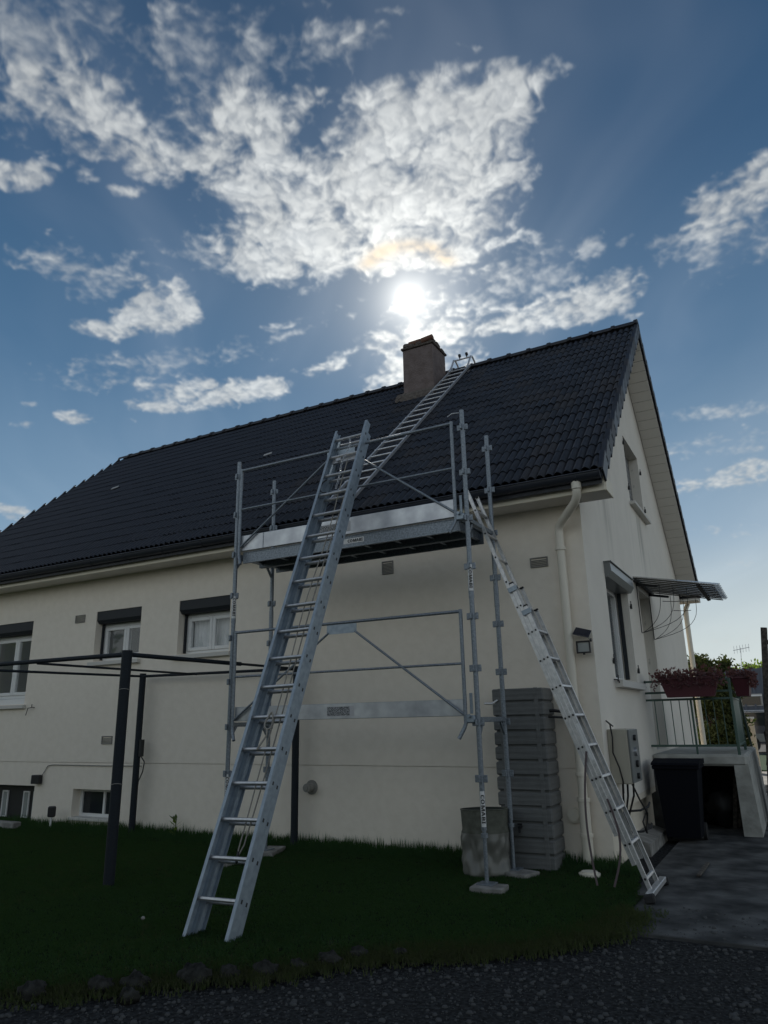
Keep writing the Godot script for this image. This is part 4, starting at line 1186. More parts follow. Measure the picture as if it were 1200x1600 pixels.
func planter(at: Vector3, length: float, turn: float, label: String) -> void:
	var t := thing("planter", label, "planter", at, "maroon planters on the balcony")
	var bs := Basis(Vector3.UP, turn)
	var m := MB.new()
	var hl := length * 0.5
	var P := func(x, y, z): return at + bs * Vector3(x, y, z)
	var lo := [Vector2(-hl + 0.07, -0.075), Vector2(hl - 0.07, -0.075), Vector2(hl - 0.07, 0.075), Vector2(-hl + 0.07, 0.075)]
	var hi := [Vector2(-hl, -0.11), Vector2(hl, -0.11), Vector2(hl, 0.11), Vector2(-hl, 0.11)]
	for k in 4:
		var a: Vector2 = lo[k]; var b: Vector2 = lo[(k + 1) % 4]; var c: Vector2 = hi[(k + 1) % 4]; var d: Vector2 = hi[k]
		m.quad(P.call(a.x, 0.0, a.y), P.call(b.x, 0.0, b.y), P.call(c.x, 0.235, c.y), P.call(d.x, 0.235, d.y), bs * Vector3((a.x + b.x), 0, (a.y + b.y)))
	m.quad(P.call(lo[0].x, 0, lo[0].y), P.call(lo[1].x, 0, lo[1].y), P.call(lo[2].x, 0, lo[2].y), P.call(lo[3].x, 0, lo[3].y), Vector3.DOWN)
	part(t, "trough", m, M.maroon_plastic)
	var rim := MB.new()
	for e in [[Vector3(0, 0.24, -0.115), Vector3(length + 0.03, 0.025, 0.02)], [Vector3(0, 0.24, 0.115), Vector3(length + 0.03, 0.025, 0.02)], [Vector3(-hl - 0.005, 0.24, 0), Vector3(0.02, 0.025, 0.21)], [Vector3(hl + 0.005, 0.24, 0), Vector3(0.02, 0.025, 0.21)]]:
		rim.box(P.call(e[0].x, e[0].y, e[0].z), e[1], bs, 0.004)
	part(t, "rim", rim, M.maroon_plastic)
	var so := MB.new()
	so.quad(P.call(-hl, 0.22, -0.1), P.call(hl, 0.22, -0.1), P.call(hl, 0.22, 0.1), P.call(-hl, 0.22, 0.1), Vector3.UP)
	part(t, "soil", so, M.dark_void)
	var lv := MB.new()
	var r := RandomNumberGenerator.new(); r.seed = int(length * 100 + turn * 10)
	for i in 900:
		var q := Vector3(r.randf_range(-hl - 0.04, hl + 0.04), 0.24 + absf(r.randfn(0, 0.05)), r.randf_range(-0.15, 0.15))
		if r.randf() < 0.3:
			q = Vector3(r.randf_range(-hl - 0.10, hl + 0.10), r.randf_range(0.12, 0.30), r.randf_range(0.10, 0.18))
		leaf(lv, P.call(q.x, q.y, q.z), r.randf_range(0.018, 0.034), r)
	part(t, "foliage", lv, M.leaf_pot)

func leaf(m: MB, at: Vector3, size: float, r: RandomNumberGenerator) -> void:
	var d := Vector3(r.randfn(), r.randfn() + 0.5, r.randfn()).normalized()
	var s := d.cross(Vector3(r.randfn(), r.randfn(), r.randfn())).normalized()
	var n := s.cross(d)
	m.tri(at, at + d * size + s * size * 0.5, at + d * size * 2.0, n, n, n)
	m.tri(at, at + d * size * 2.0, at + d * size - s * size * 0.5, n, n, n)

# ------------------------------------------------------------------ scaffold

func sticker(parent: Node3D, c: Vector3, up: Vector3, r: float, towards: Vector3, length: float) -> void:
	# white printed label wrapped on a tube, lettering reading downwards
	var f := (towards - up * towards.dot(up)).normalized()
	var s := up.cross(f)
	var m := MB.new()
	for i in 6:
		var a0 := -0.95 + 1.9 * i / 6.0; var a1 := -0.95 + 1.9 * (i + 1) / 6.0
		var n0 := f * cos(a0) + s * sin(a0); var n1 := f * cos(a1) + s * sin(a1)
		m.quad_n(c + n0 * (r + 0.001) - up * length * 0.5, c + n1 * (r + 0.001) - up * length * 0.5, c + n1 * (r + 0.001) + up * length * 0.5, c + n0 * (r + 0.001) + up * length * 0.5, n0, n1, n1, n0)
	part(parent, "label", m, M.sticker_white, "white label with black lettering reading COMABI")
	lettering(parent, c + f * (r + 0.0045), f, -up, 0.034, "ECOMABI".substr(1), length * 0.80)

# flat raised lettering; along = reading direction, f = facing
func lettering(parent: Node3D, c: Vector3, f: Vector3, along: Vector3, height: float, text: String, width: float) -> void:
	var tm := TextMesh.new()
	var font := SystemFont.new()
	font.font_names = PackedStringArray(["Droid Sans"])
	font.font_weight = 700
	tm.font = font
	tm.text = text
	tm.font_size = 32
	tm.pixel_size = height / 24.0
	tm.depth = 0.002
	tm.curve_step = 2.0
	var o := MeshInstance3D.new()
	o.name = "lettering"
	o.mesh = tm
	o.material_override = M.print_black
	parent.add_child(o, true)
	var up := f.cross(along).normalized()
	var base := Basis(along.normalized(), up, f.normalized())
	var sx := width / maxf(tm.get_aabb().size.x, 0.01)
	o.transform = Transform3D(base.scaled_local(Vector3(sx, 1.0, 1.0)), c - (parent.get_parent().position if parent.get_parent() == self else Vector3.ZERO))

func worn_print(parent: Node3D, c: Vector3, w: float, h: float, sd: int) -> void:
	# a stencilled mark worn down to specks
	var im := Image.create(96, 32, false, Image.FORMAT_RGB8)
	var r := RandomNumberGenerator.new(); r.seed = sd
	for y in 32:
		for x in 96:
			var blank := (x / 16) % 6 == 5 or y < 2 or y > 29
			im.set_pixel(x, y, Color(0.72, 0.72, 0.73) if blank or r.randf() < 0.42 else Color(0.20, 0.22, 0.22))
	var m := StandardMaterial3D.new()
	m.resource_name = "worn_print"
	m.albedo_texture = ImageTexture.create_from_image(im)
	m.roughness = 0.6
	m.texture_filter = BaseMaterial3D.TEXTURE_FILTER_NEAREST
	var q := MB.new()
	q.quad_uv(c + Vector3(-w / 2, -h / 2, 0), c + Vector3(w / 2, -h / 2, 0), c + Vector3(w / 2, h / 2, 0), c + Vector3(-w / 2, h / 2, 0), Vector3(0, 0, 1), Vector2(0, 1), Vector2(1, 1), Vector2(1, 0), Vector2(0, 0))
	part(parent, "worn_print", q, m, "worn dark stencil print")

func scaffold() -> void:
	var s := thing("scaffold", "galvanised steel scaffold tower with upper deck standing before the facade", "scaffold", Vector3(-2.33, 0, 0.96))
	var xs := [-3.83, -0.835]; var zs := [0.6, 1.316]
	var posts := {}
	for x in xs:
		for z in zs:
			var m := MB.new()
			var top := 4.6 if z > 1.0 else 4.56
			m.tube(Vector3(x, 0.50, z), Vector3(x, top, z), 0.0245, 14)
			m.tube(Vector3(x, 2.60, z), Vector3(x, 2.82, z), 0.0275, 14)
			var p := part(s, "standard", m, M.galvanised)
			posts[Vector2(x, z)] = p
			for k in 9:
				var y := 0.44 + k * 0.4955
				if k == 0:
					continue
				var r := MB.new()
				# cup of the ledger joint: four short lugs round the tube
				r.span(Vector3(x - 0.060, y - 0.032, z - 0.010), Vector3(x + 0.060, y + 0.032, z + 0.010), 0.004)
				r.span(Vector3(x - 0.010, y - 0.031, z - 0.060), Vector3(x + 0.010, y + 0.031, z + 0.060), 0.004)
				part(p, "joint_lug", r, M.galvanised)
			var j := MB.new()
			j.tube(Vector3(x, 0.075, z), Vector3(x, 0.55, z), 0.0185, 12)
			j.tube(Vector3(x, 0.44, z), Vector3(x, 0.475, z), 0.034, 8)
			j.span(Vector3(x - 0.075, 0.0635, z - 0.075), Vector3(x + 0.075, 0.0735, z + 0.075), 0.002)
			part(s, "base_jack", j, M.galvanised)
	sticker(posts[Vector2(-0.835, 1.316)], Vector3(-0.835, 2.80, 1.316), Vector3.UP, 0.0275, EYE - Vector3(-0.835, 2.8, 1.316), 0.26)
	sticker(posts[Vector2(-0.835, 1.316)], Vector3(-0.835, 0.68, 1.316), Vector3.UP, 0.0245, EYE - Vector3(-0.835, 0.7, 1.316), 0.30)
	sticker(posts[Vector2(-3.83, 1.316)], Vector3(-3.83, 2.78, 1.316), Vector3.UP, 0.0275, EYE - Vector3(-3.83, 2.8, 1.316), 0.26)
	sticker(posts[Vector2(-3.83, 1.316)], Vector3(-3.83, 0.80, 1.316), Vector3.UP, 0.0245, EYE - Vector3(-3.83, 0.8, 1.316), 0.26)
	# transoms at both lifts with gusset plates
	for y in [1.455, 3.40]:
		for x in xs:
			var m := MB.new()
			m.span(Vector3(x - 0.024, y - 0.024, 0.63), Vector3(x + 0.024, y + 0.024, 1.286), 0.004)
			m.beam(Vector3(x, y - 0.02, 0.72), Vector3(x, y - 0.14, 0.622), Vector3.RIGHT, 0.016, 0.03)
			m.beam(Vector3(x, y - 0.02, 1.20), Vector3(x, y - 0.14, 1.294), Vector3.RIGHT, 0.016, 0.03)
			part(s, "transom", m, M.galvanised)
	# upper deck: two plank units, with a frame and ribbed underside
	for k in 2:
		var z0 := 0.62 + k * 0.34
		var d := MB.new()
		d.span(Vector3(-3.74, 3.425, z0), Vector3(-0.93, 3.44, z0 + 0.335), 0.003)
		for zz in [z0 + 0.012, z0 + 0.323]:
			d.span(Vector3(-3.74, 3.30, zz - 0.012), Vector3(-0.93, 3.425, zz + 0.012), 0.003)
		for i in 8:
			d.span(Vector3(-3.70 + i * 0.385, 3.34, z0 + 0.024), Vector3(-3.66 + i * 0.385, 3.425, z0 + 0.311))
		part(s, "deck_plank", d, M.galvanised, "ribbed deck plank seen from below")
	var tb := MB.new()
	tb.span(Vector3(-3.75, 3.445, 1.300), Vector3(-0.955, 3.635, 1.328), 0.004)
	var tbp := part(s, "toe_board", tb, M.toe_board_metal, "pale metal toe board of the upper deck")
	worn_print(tbp, Vector3(-2.42, 3.535, 1.3295), 0.42, 0.11, 3)
	var seam := MB.new()
	seam.span(Vector3(-3.42, 3.45, 1.3285), Vector3(-3.412, 3.63, 1.331))
	part(tbp, "seam", seam, M.galvanised)
	var db := MB.new()
	db.quad(Vector3(-2.32, 3.345, 1.2965), Vector3(-2.06, 3.345, 1.2965), Vector3(-2.06, 3.40, 1.2965), Vector3(-2.32, 3.40, 1.2965), Vector3(0, 0, 1))
	part(tbp, "label", db, M.sticker_white, "white label with black lettering reading COMABI")
	lettering(tbp, Vector3(-2.17, 3.372, 1.2985), Vector3(0, 0, 1), Vector3.RIGHT, 0.036, "COMABI", 0.19)
	var tb2 := MB.new()
	tb2.span(Vector3(-3.75, 1.49, 1.300), Vector3(-0.945, 1.645, 1.328), 0.004)
	var tb2p := part(s, "toe_board", tb2, M.toe_board_metal, "scuffed metal toe board at the lower lift")
	worn_print(tb2p, Vector3(-2.345, 1.567, 1.3295), 0.33, 0.10, 8)
	# guardrail frames: top and knee rail, side uprights with bent feet, two braces and a centre plate
	for lift in [0.0, 1.985]:
		var g := MB.new()
		var z := 1.352
		var yt: float = 2.475 + lift
		g.tube(Vector3(-3.755, yt, z), Vector3(-0.945, yt, z), 0.0165, 10)
		g.tube(Vector3(-3.755, yt - 0.50, z), Vector3(-0.945, yt - 0.50, z), 0.0125, 10)
		for x in [-3.755, -0.945]:
			var sg := -1.0 if x > -2.0 else 1.0
			g.path([Vector3(x, yt + 0.02, z), Vector3(x, yt - 1.05, z), Vector3(x + sg * 0.012, yt - 1.09, z + 0.01), Vector3(x + sg * 0.06, yt - 1.19, z + 0.04)], 0.0185, 10)
		var gp := part(s, "guardrail", g, M.galvanised)
		var pl := MB.new()
		pl.span(Vector3(-2.50, yt - 0.115, z - 0.003), Vector3(-2.13, yt - 0.012, z + 0.003))
		part(gp, "centre_plate", pl, M.aluminium_dull)
		for x in [-3.74, -0.96]:
			var br := MB.new()
			br.tube(Vector3(x, yt - 0.97, z), Vector3(-2.48 if x < -2.0 else -2.15, yt - 0.10, z), 0.0125, 8)
			part(gp, "brace", br, M.galvanised)
	# clamp bolts where the frames are locked, and a paddle latch that shines
	for y in [3.43, 1.46]:
		var c := MB.new()
		c.box(Vector3(-0.90, y, 1.34), Vector3(0.10, 0.07, 0.05), Basis(), 0.01)
		c.tube(Vector3(-0.90, y + 0.03, 1.365), Vector3(-0.90, y + 0.03, 1.40), 0.016, 8)
		c.span(Vector3(-0.915, y + 0.05, 1.30), Vector3(-0.885, y + 0.24, 1.312), 0.003)
		part(s, "clamp", c, M.aluminium_dull)
	var lt := MB.new()
	lt.path([Vector3(-0.79, 1.60, 1.25), Vector3(-0.74, 1.60, 1.18), Vector3(-0.71, 1.63, 1.12)], 0.010, 8)
	part(s, "latch", lt, M.chain_steel)
	var lt2 := MB.new()
	lt2.path([Vector3(-0.86, 4.57, 1.33), Vector3(-0.93, 4.57, 1.35), Vector3(-0.98, 4.54, 1.36)], 0.007, 8)
	part(s, "latch", lt2, M.chain_steel)
	# blocks under the feet
	for b in [[-0.80, 1.36, 0.29, 0.22, 0.05, "thick square block under the outer right foot of the scaffold"], [-0.76, 0.66, 0.30, 0.24, -0.35, "block under the inner right foot of the scaffold, beside the tank"], [-3.80, 0.55, 0.22, 0.46, 0.30, "wooden board under the inner left foot of the scaffold"], [-3.83, 1.34, 0.28, 0.24, 0.1, "block under the outer left foot of the scaffold, behind the rope ladder"]]:
		var m := MB.new()
		m.box(Vector3(b[0], 0.031, b[1]), Vector3(b[2], 0.064, b[3]), Basis(Vector3.UP, b[4]), 0.006)
		single("foot_block", m, M.concrete, b[5], "block", "blocks under the scaffold feet")

# ------------------------------------------------------------------ ladders

# U-shaped stile from a to b: web faces outward (ox), flanges turn inward
func stile(m: MB, a: Vector3, b: Vector3, ox: Vector3, face: Vector3, web: float, flange: float, th := 0.004) -> void:
	m.beam(a, b, face, web, th, 0.0)
	var side := ox.normalized()
	for e in [-1.0, 1.0]:
		var o: Vector3 = face * (e * (web * 0.5 - th * 0.5)) - side * (flange * 0.5 + th * 0.5)
		m.beam(a + o, b + o, face, th, flange, 0.0)

func rope_ladder() -> void:
	var foot := Vector3(-2.095, 0.0, 3.485); var d := Vector3(-0.0205, 0.9055, -0.4238).normalized()
	var n := Vector3(0, 0.4238, 0.9055).normalized()                  # the climbing side
	n = (n - d * n.dot(d)).normalized()
	var sx := d.cross(n).normalized()
	if sx.x < 0:
		sx = -sx
	var l := thing("extension_ladder", "grey aluminium rope-worked extension ladder leaning on the scaffold from the lawn", "ladder", foot)
	var L := 5.18
	for sec in 2:
		var off := n * (0.0 if sec == 0 else -0.088)
		var hw := 0.205 if sec == 0 else 0.185
		var s0 := 0.0 if sec == 0 else 0.02
		var s1 := L if sec == 0 else L - 0.10
		for sg in [-1.0, 1.0]:
			var m := MB.new()
			var o: Vector3 = off + sx * (sg * hw)
			stile(m, foot + d * s0 + o, foot + d * (s1 + (0.06 if sg > 0 else 0.0)) + o, sx * sg, n, 0.078, 0.026)
			var p := part(l, "stile", m, M.aluminium_dull)
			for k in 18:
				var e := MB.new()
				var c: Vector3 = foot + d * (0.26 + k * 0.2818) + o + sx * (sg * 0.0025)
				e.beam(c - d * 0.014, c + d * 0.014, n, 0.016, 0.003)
				part(p, "painted_socket_hole", e, M.print_black)  # black plate painted in for the dark hole at each rung
		for k in 18:
			var m2 := MB.new()
			var c2: Vector3 = foot + d * (0.26 + k * 0.2818) + off
			m2.beam(c2 - sx * (hw - 0.003), c2 + sx * (hw - 0.003), n, 0.034, 0.026, 0.006)
			part(l, "rung", m2, M.aluminium)
	# rope in two falls, with a knot and a hook near the foot, a pulley and chain at the top
	var q := n * -0.03 + sx * 0.03
	var r1 := MB.new()
	var a: Vector3 = foot + d * 4.75 + q
	var pts := []; var pts2 := []
	for i in 30:
		var u := i / 29.0
		pts.append(a.lerp(foot + d * 0.62 + q - sx * 0.02, u) + sx * (0.012 * sin(u * 9.0)) + n * (0.01 * sin(u * 17.0)))
		pts2.append((a + sx * 0.09).lerp(foot + d * 0.70 + q + sx * 0.03, u) + sx * (0.014 * sin(u * 8.0 + 1.0)))
	r1.path(pts, 0.006, 6); r1.path(pts2, 0.006, 6)
	r1.path([pts[29], pts[29] - d * 0.06 + sx * 0.01, pts2[29] - d * 0.05, pts2[29]], 0.006, 6)
	part(l, "rope", r1, M.rope, "pale rope hanging down the middle")
	var kn := MB.new()
	var kc: Vector3 = foot + d * 1.62 + n * 0.03 + sx * 0.02
	var loop := []
	for i in 17:
		var u := TAU * i / 16.0
		loop.append(kc + sx * (0.035 * cos(u)) + d * (0.075 * sin(u)) + n * (0.012 * sin(u * 2.0)))
	kn.path(loop, 0.008, 6)
	kn.path([kc - d * 0.07, kc - d * 0.13 + sx * 0.015, kc - d * 0.20 - sx * 0.02, kc - d * 0.25 - sx * 0.045], 0.008, 6)
	part(l, "knot", kn, M.rope)
	var hk := MB.new()
	hk.path([foot + d * 0.60 + q, foot + d * 0.54 + q, foot + d * 0.52 + q + sx * 0.012], 0.010, 6)
	part(l, "hook", hk, M.iron_black)
	var ch := MB.new()
	for i in 26:
		var c3: Vector3 = foot + d * (5.02 - i * 0.030) + n * 0.012 + sx * (0.01 + 0.035 * sin(i * 0.35) * exp(-i * 0.08)) 
		var ax := n if i % 2 == 0 else sx
		var ring := []
		for k in 9:
			var u := TAU * k / 8.0
			ring.append(c3 + d * (0.021 * sin(u)) + ax * (0.011 * cos(u)))
		ch.path(ring, 0.0032, 5)
	part(l, "chain", ch, M.chain_steel, "bright chain at the ladder head")
	var ph := MB.new()
	ph.beam(foot + d * 4.70 - sx * 0.02 + n * -0.03, foot + d * 4.80 - sx * 0.02 + n * -0.03, sx, 0.30, 0.012)
	ph.tube(foot + d * 4.74 + n * -0.03 - sx * 0.08, foot + d * 4.74 + n * 0.0 - sx * 0.08, 0.035, 12)
	part(l, "pulley_plate", ph, M.aluminium)
	var arc := MB.new()
	var ap := []
	for i in 9:
		var u := PI * (0.6 + 0.9 * i / 8.0)
		ap.append(foot + d * (4.32 + 0.10 * sin(u)) - sx * (0.10 - 0.10 * cos(u)) + n * 0.02)
	arc.path(ap, 0.006, 6)
	part(l, "safety_hook", arc, M.iron_black)

func side_ladder() -> void:
	var foot := Vector3(0.50, 0.02, 1.0); var d := Vector3(-0.3387, 0.9409, 0.0)
	var n := Vector3(0.9409, 0.3387, 0)                               # the climbing side
	var l := thing("three_part_ladder", "bright aluminium three-part ladder leaning on the end of the scaffold", "ladder", Vector3(0.5, 0, 0.82))
	var secs := [[0.0, 2.66, 0.0, 0.185], [0.25, 2.93, -0.043, 0.172], [0.50, 4.08, -0.086, 0.159]]
	var mid := Vector3(0, 0, -0.185)
	for sc in secs:
		for sg in [-1.0, 1.0]:
			var m := MB.new()
			var o: Vector3 = mid + n * sc[2] + Vector3(0, 0, sg * sc[3])
			stile(m, foot + d * sc[0] + o, foot + d * sc[1] + o, Vector3(0, 0, sg), n, 0.036, 0.020, 0.003)
			# two ribs along the web, as on pressed profiles
			for e in [-0.010, 0.010]:
				m.beam(foot + d * sc[0] + o + n * e + Vector3(0, 0, sg * 0.002), foot + d * sc[1] + o + n * e + Vector3(0, 0, sg * 0.002), n, 0.004, 0.003)
			var p := part(l, "stile", m, M.aluminium)
			var cap := MB.new()
			cap.beam(foot + d * (sc[1] - 0.004) + o - Vector3(0, 0, sg * 0.010), foot + d * (sc[1] + 0.012) + o - Vector3(0, 0, sg * 0.010), n, 0.043, 0.026)
			part(p, "end_cap", cap, M.rubber)
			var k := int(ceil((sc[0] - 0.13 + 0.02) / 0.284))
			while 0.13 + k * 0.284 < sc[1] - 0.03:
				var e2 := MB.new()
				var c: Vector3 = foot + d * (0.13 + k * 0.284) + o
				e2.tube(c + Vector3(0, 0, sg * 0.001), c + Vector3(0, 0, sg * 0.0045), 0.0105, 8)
				part(p, "painted_rung_hole", e2, M.print_black)  # solid black disc paints the dark inside the hollow rung
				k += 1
		var k2 := int(ceil((sc[0] - 0.13 + 0.02) / 0.284))
		while 0.13 + k2 * 0.284 < sc[1] - 0.03:
			var r := MB.new()
			var c2: Vector3 = foot + d * (0.13 + k2 * 0.284) + mid + n * sc[2]
			r.beam(c2 - Vector3(0, 0, sc[3] - 0.002), c2 + Vector3(0, 0, sc[3] - 0.002), n, 0.027, 0.027, 0.005)
			part(l, "rung", r, M.aluminium)
			k2 += 1
	# cross foot with rubber shoes
	var bar := MB.new()
	bar.span(Vector3(0.475, 0.03, 0.45), Vector3(0.535, 0.075, 1.17), 0.006)
	part(l, "stabiliser", bar, M.aluminium)
	for z in [0.43, 1.18]:
		var sh := MB.new()
		sh.box(Vector3(0.51, 0.035, z), Vector3(0.085, 0.07, 0.07), Basis(Vector3.FORWARD, -0.2), 0.012)
		part(l, "rubber_foot", sh, M.rubber)
	# guide hooks on the stiles
	for s in [[2.60, 0.0, 0.19], [2.87, -0.043, 0.18]]:
		var g := MB.new()
		var c3: Vector3 = foot + d * s[0] + mid + n * s[1] + Vector3(0, 0, s[2] + 0.006)
		g.beam(c3 - n * 0.055, c3 + n * 0.04, d, 0.05, 0.008, 0.002)
		part(l, "guide_bracket", g, M.aluminium_dull)
	# straps that keep the sections together, hanging slack
	for s in [[1.22, 0.66, -0.10], [0.80, 0.30, 0.16]]:
		var st := MB.new()
		var a: Vector3 = foot + d * s[0] + n * -0.02 + Vector3(0, 0, 0.012)
		var pts := []
		for i in 13:
			var u := i / 12.0
			pts.append(a + Vector3(-0.02 * u + s[2] * 0.5 * sin(PI * u), -u * (a.y - 0.06), -0.03 * u))
		for i in 12:
			st.beam(pts[i], pts[i + 1], Vector3.RIGHT, 0.018, 0.003)
		part(l, "strap", st, M.strap_red, "slack brown strap hanging from the ladder")
	var lab := MB.new()
	var lc: Vector3 = foot + d * 1.30 + Vector3(0, 0, 0.0055)
	lab.beam(lc - d * 0.17, lc + d * 0.17, n, 0.022, 0.001)
	part(l, "label", lab, M.sticker_white)

func roof_ladder() -> void:
	var t := Vector3(0, sin(PITCH), -cos(PITCH)); var nr := Vector3(0, cos(PITCH), sin(PITCH))
	var e := EAVE + nr * 0.125
	var l := thing("roof_ladder", "slim aluminium roof ladder lying on the tiles and hooked over the ridge", "ladder", e + Vector3(-2.92, 0, 0) + t * 0.3)
	var x0 := -3.115; var x1 := -2.735
	for x in [x0, x1]:
		var m := MB.new()
		var o := Vector3(x, e.y, e.z)
		m.beam(o + t * 0.22, o + t * 6.12, Vector3.RIGHT, 0.024, 0.05, 0.006)
		part(l, "stile", m, M.aluminium)
	for k in 21:
		var r := MB.new()
		var c := Vector3(0, e.y, e.z) + t * (0.27 + k * 0.283)
		r.beam(c + Vector3(x0 - 0.045, 0, 0), c + Vector3(x1 + 0.012, 0, 0), t, 0.032, 0.026, 0.006)
		part(l, "rung", r, M.aluminium)
	# ridge hook: two arms over the ridge, a cross bar and two little wheels
	for x in [x0 + 0.01, x1 - 0.01]:
		var a := MB.new()
		var top := Vector3(x, e.y, e.z) + t * 6.1
		a.path([top - t * 0.25 + nr * 0.02, top + nr * 0.06, Vector3(x, 8.33, RIDGE_Z + 0.06), Vector3(x, 8.36, RIDGE_Z - 0.02), Vector3(x, 8.30, RIDGE_Z - 0.14), Vector3(x, 8.08, RIDGE_Z - 0.30)], 0.019, 8)
		part(l, "ridge_hook", a, M.aluminium)
	var cb := MB.new()
	cb.tube(Vector3(x0, 8.35, RIDGE_Z), Vector3(x1, 8.35, RIDGE_Z), 0.016, 8)
	part(l, "cross_bar", cb, M.aluminium)
	for x in [-3.0, -2.85]:
		var w := MB.new()
		w.tube(Vector3(x, 8.35, RIDGE_Z), Vector3(x, 8.41, RIDGE_Z), 0.010, 6)
		w.tube(Vector3(x - 0.018, 8.435, RIDGE_Z), Vector3(x + 0.018, 8.435, RIDGE_Z), 0.036, 14)
		part(l, "wheel", w, M.rubber)

# ------------------------------------------------------------------ things by the wall

func by_the_wall() -> void:
	# water tank that imitates stacked boards
	var t := thing("water_tank", "tall grey plastic water tank moulded like stacked boards, at the house corner", "tank", Vector3(-0.76, 0, 0.22))
	var x0 := -1.03; var x1 := -0.475; var z1 := 0.40
	var core := MB.new()
	core.span(Vector3(x0 + 0.022, 0.0, 0.03), Vector3(x1 - 0.022, 1.76, z1 - 0.022))
	part(t, "body", core, M.tank_plastic)
	for i in 12:
		var m := MB.new()
		var y := 0.02 + i * 0.146
		m.span(Vector3(x0, y + 0.008, 0.03), Vector3(x1, y + 0.136, z1), 0.012)
		part(t, "moulded_board", m, M.tank_plastic)
	for x in [x0 + 0.07, x1 - 0.10]:
		var b := MB.new()
		b.span(Vector3(x, 0.02, z1 - 0.02), Vector3(x + 0.045, 1.765, z1 + 0.003), 0.004)
		part(t, "upright_band", b, M.tank_plastic)
	var tap := MB.new()
	tap.tube(Vector3(-0.80, 0.42, z1), Vector3(-0.80, 0.42, z1 + 0.07), 0.014, 8)
	tap.tube(Vector3(-0.80, 0.42, z1 + 0.06), Vector3(-0.80, 0.37, z1 + 0.06), 0.011, 8)
	tap.span(Vector3(-0.825, 0.44, z1 + 0.035), Vector3(-0.775, 0.455, z1 + 0.05), 0.004)
	part(t, "tap", tap, M.black_plastic)
	var hose := MB.new()
	hose.path([Vector3(-0.475, 1.53, 0.2), Vector3(-0.42, 1.53, 0.2), Vector3(-0.36, 1.52, 0.17), Vector3(-0.29, 1.50, 0.12)], 0.016, 8)
	hose.path([Vector3(-0.475, 1.47, 0.26), Vector3(-0.40, 1.465, 0.25), Vector3(-0.29, 1.455, 0.14)], 0.012, 8)
	part(t, "overflow_hose", hose, M.cable_black)
	# pop-up garden sack
	var s := thing("garden_sack", "upright round garden sack of olive fabric, open and creased, beside the tank", "sack", Vector3(-1.085, 0, 0.655))
	var m2 := MB.new()
	var m2b := MB.new()
	var c := Vector3(-1.085, 0.0, 0.655)
	var f := noise(0.55, FastNoiseLite.TYPE_SIMPLEX_SMOOTH, 2, 50)
	var seg := 56; var lev := 26
	var P := func(i: int, j: int):
		var a := TAU * (i % seg) / seg
		var u := j / float(lev)
		var r := 0.236 - 0.012 * sin(u * PI)
		var crease := (1.0 - smoothstep(0.55, 0.72, u)) * 0.030 * f.get_noise_3d(cos(a) * 2.2, u * 3.2 + sin(a * 2.0) * 0.5, sin(a) * 2.2)
		crease += 0.010 * (1.0 - smoothstep(0.5, 0.7, u)) * f.get_noise_2d(a * 3.0 + u * 5.0, u * 2.0 - a)
		r += crease * 1.6
		if u < 0.06:
			r -= 0.03 * (1.0 - u / 0.06)
		if absf(u - 0.66) < 0.02:
			r += 0.006
		return c + Vector3(cos(a) * r, u * 0.60 + 0.012 * sin(a + 0.6) * u, sin(a) * r)
	var SN := func(i: int, j: int):
		var du: Vector3 = P.call(i + 1, j) - P.call(i + seg - 1, j)
		var dv: Vector3 = P.call(i, mini(j + 1, lev)) - P.call(i, maxi(j - 1, 0))
		var nn := dv.cross(du).normalized()
		var o: Vector3 = P.call(i, j) - c
		return nn if nn.dot(Vector3(o.x, 0, o.z)) > 0.0 else -nn
	for i in seg:
		for j in lev:
			var a: Vector3 = P.call(i, j); var b: Vector3 = P.call(i + 1, j); var d: Vector3 = P.call(i + 1, j + 1); var e: Vector3 = P.call(i, j + 1)
			(m2 if j < 17 else m2b).quad_n(a, b, d, e, SN.call(i, j), SN.call(i + 1, j), SN.call(i + 1, j + 1), SN.call(i, j + 1))
	part(s, "body_panel", m2, M.sack_sheet, "shiny creased lower panel of the sack")
	part(s, "collar_band", m2b, M.sack_cloth)
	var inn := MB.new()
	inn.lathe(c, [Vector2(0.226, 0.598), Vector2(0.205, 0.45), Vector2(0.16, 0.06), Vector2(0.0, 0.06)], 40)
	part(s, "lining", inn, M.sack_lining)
	var rim := MB.new()
	var ring := []
	for i in 41:
		var a := TAU * i / 40.0
		ring.append(c + Vector3(cos(a) * 0.234, 0.602 + 0.012 * sin(a + 0.6), sin(a) * 0.234))
	rim.path(ring, 0.007, 6)
	part(s, "rim", rim, M.sack_cloth)
	# lamp with its own solar panel
	var l := thing("solar_floodlight", "small floodlight with a separate solar panel by the wall corner", "lamp", Vector3(-0.08, 2.1, 0.06))
	var pn := MB.new()
	pn.box(Vector3(-0.085, 2.325, 0.10), Vector3(0.17, 0.012, 0.12), Basis(Vector3.FORWARD, 0.28) * Basis(Vector3.RIGHT, 0.75), 0.003)
	pn.tube(Vector3(-0.06, 2.30, 0.0), Vector3(-0.06, 2.31, 0.09), 0.008, 8)
	part(l, "solar_panel", pn, M.solar_cell)
	var fr := MB.new()
	for e in [[Vector3(-0.155, 2.105, 0.10), Vector3(-0.14, 2.235, 0.13)], [Vector3(-0.02, 2.105, 0.10), Vector3(-0.005, 2.235, 0.13)], [Vector3(-0.14, 2.105, 0.10), Vector3(-0.02, 2.12, 0.13)], [Vector3(-0.14, 2.22, 0.10), Vector3(-0.02, 2.235, 0.13)]]:
		fr.span(e[0], e[1], 0.003)
	fr.span(Vector3(-0.09, 2.15, 0.0), Vector3(-0.07, 2.17, 0.09))
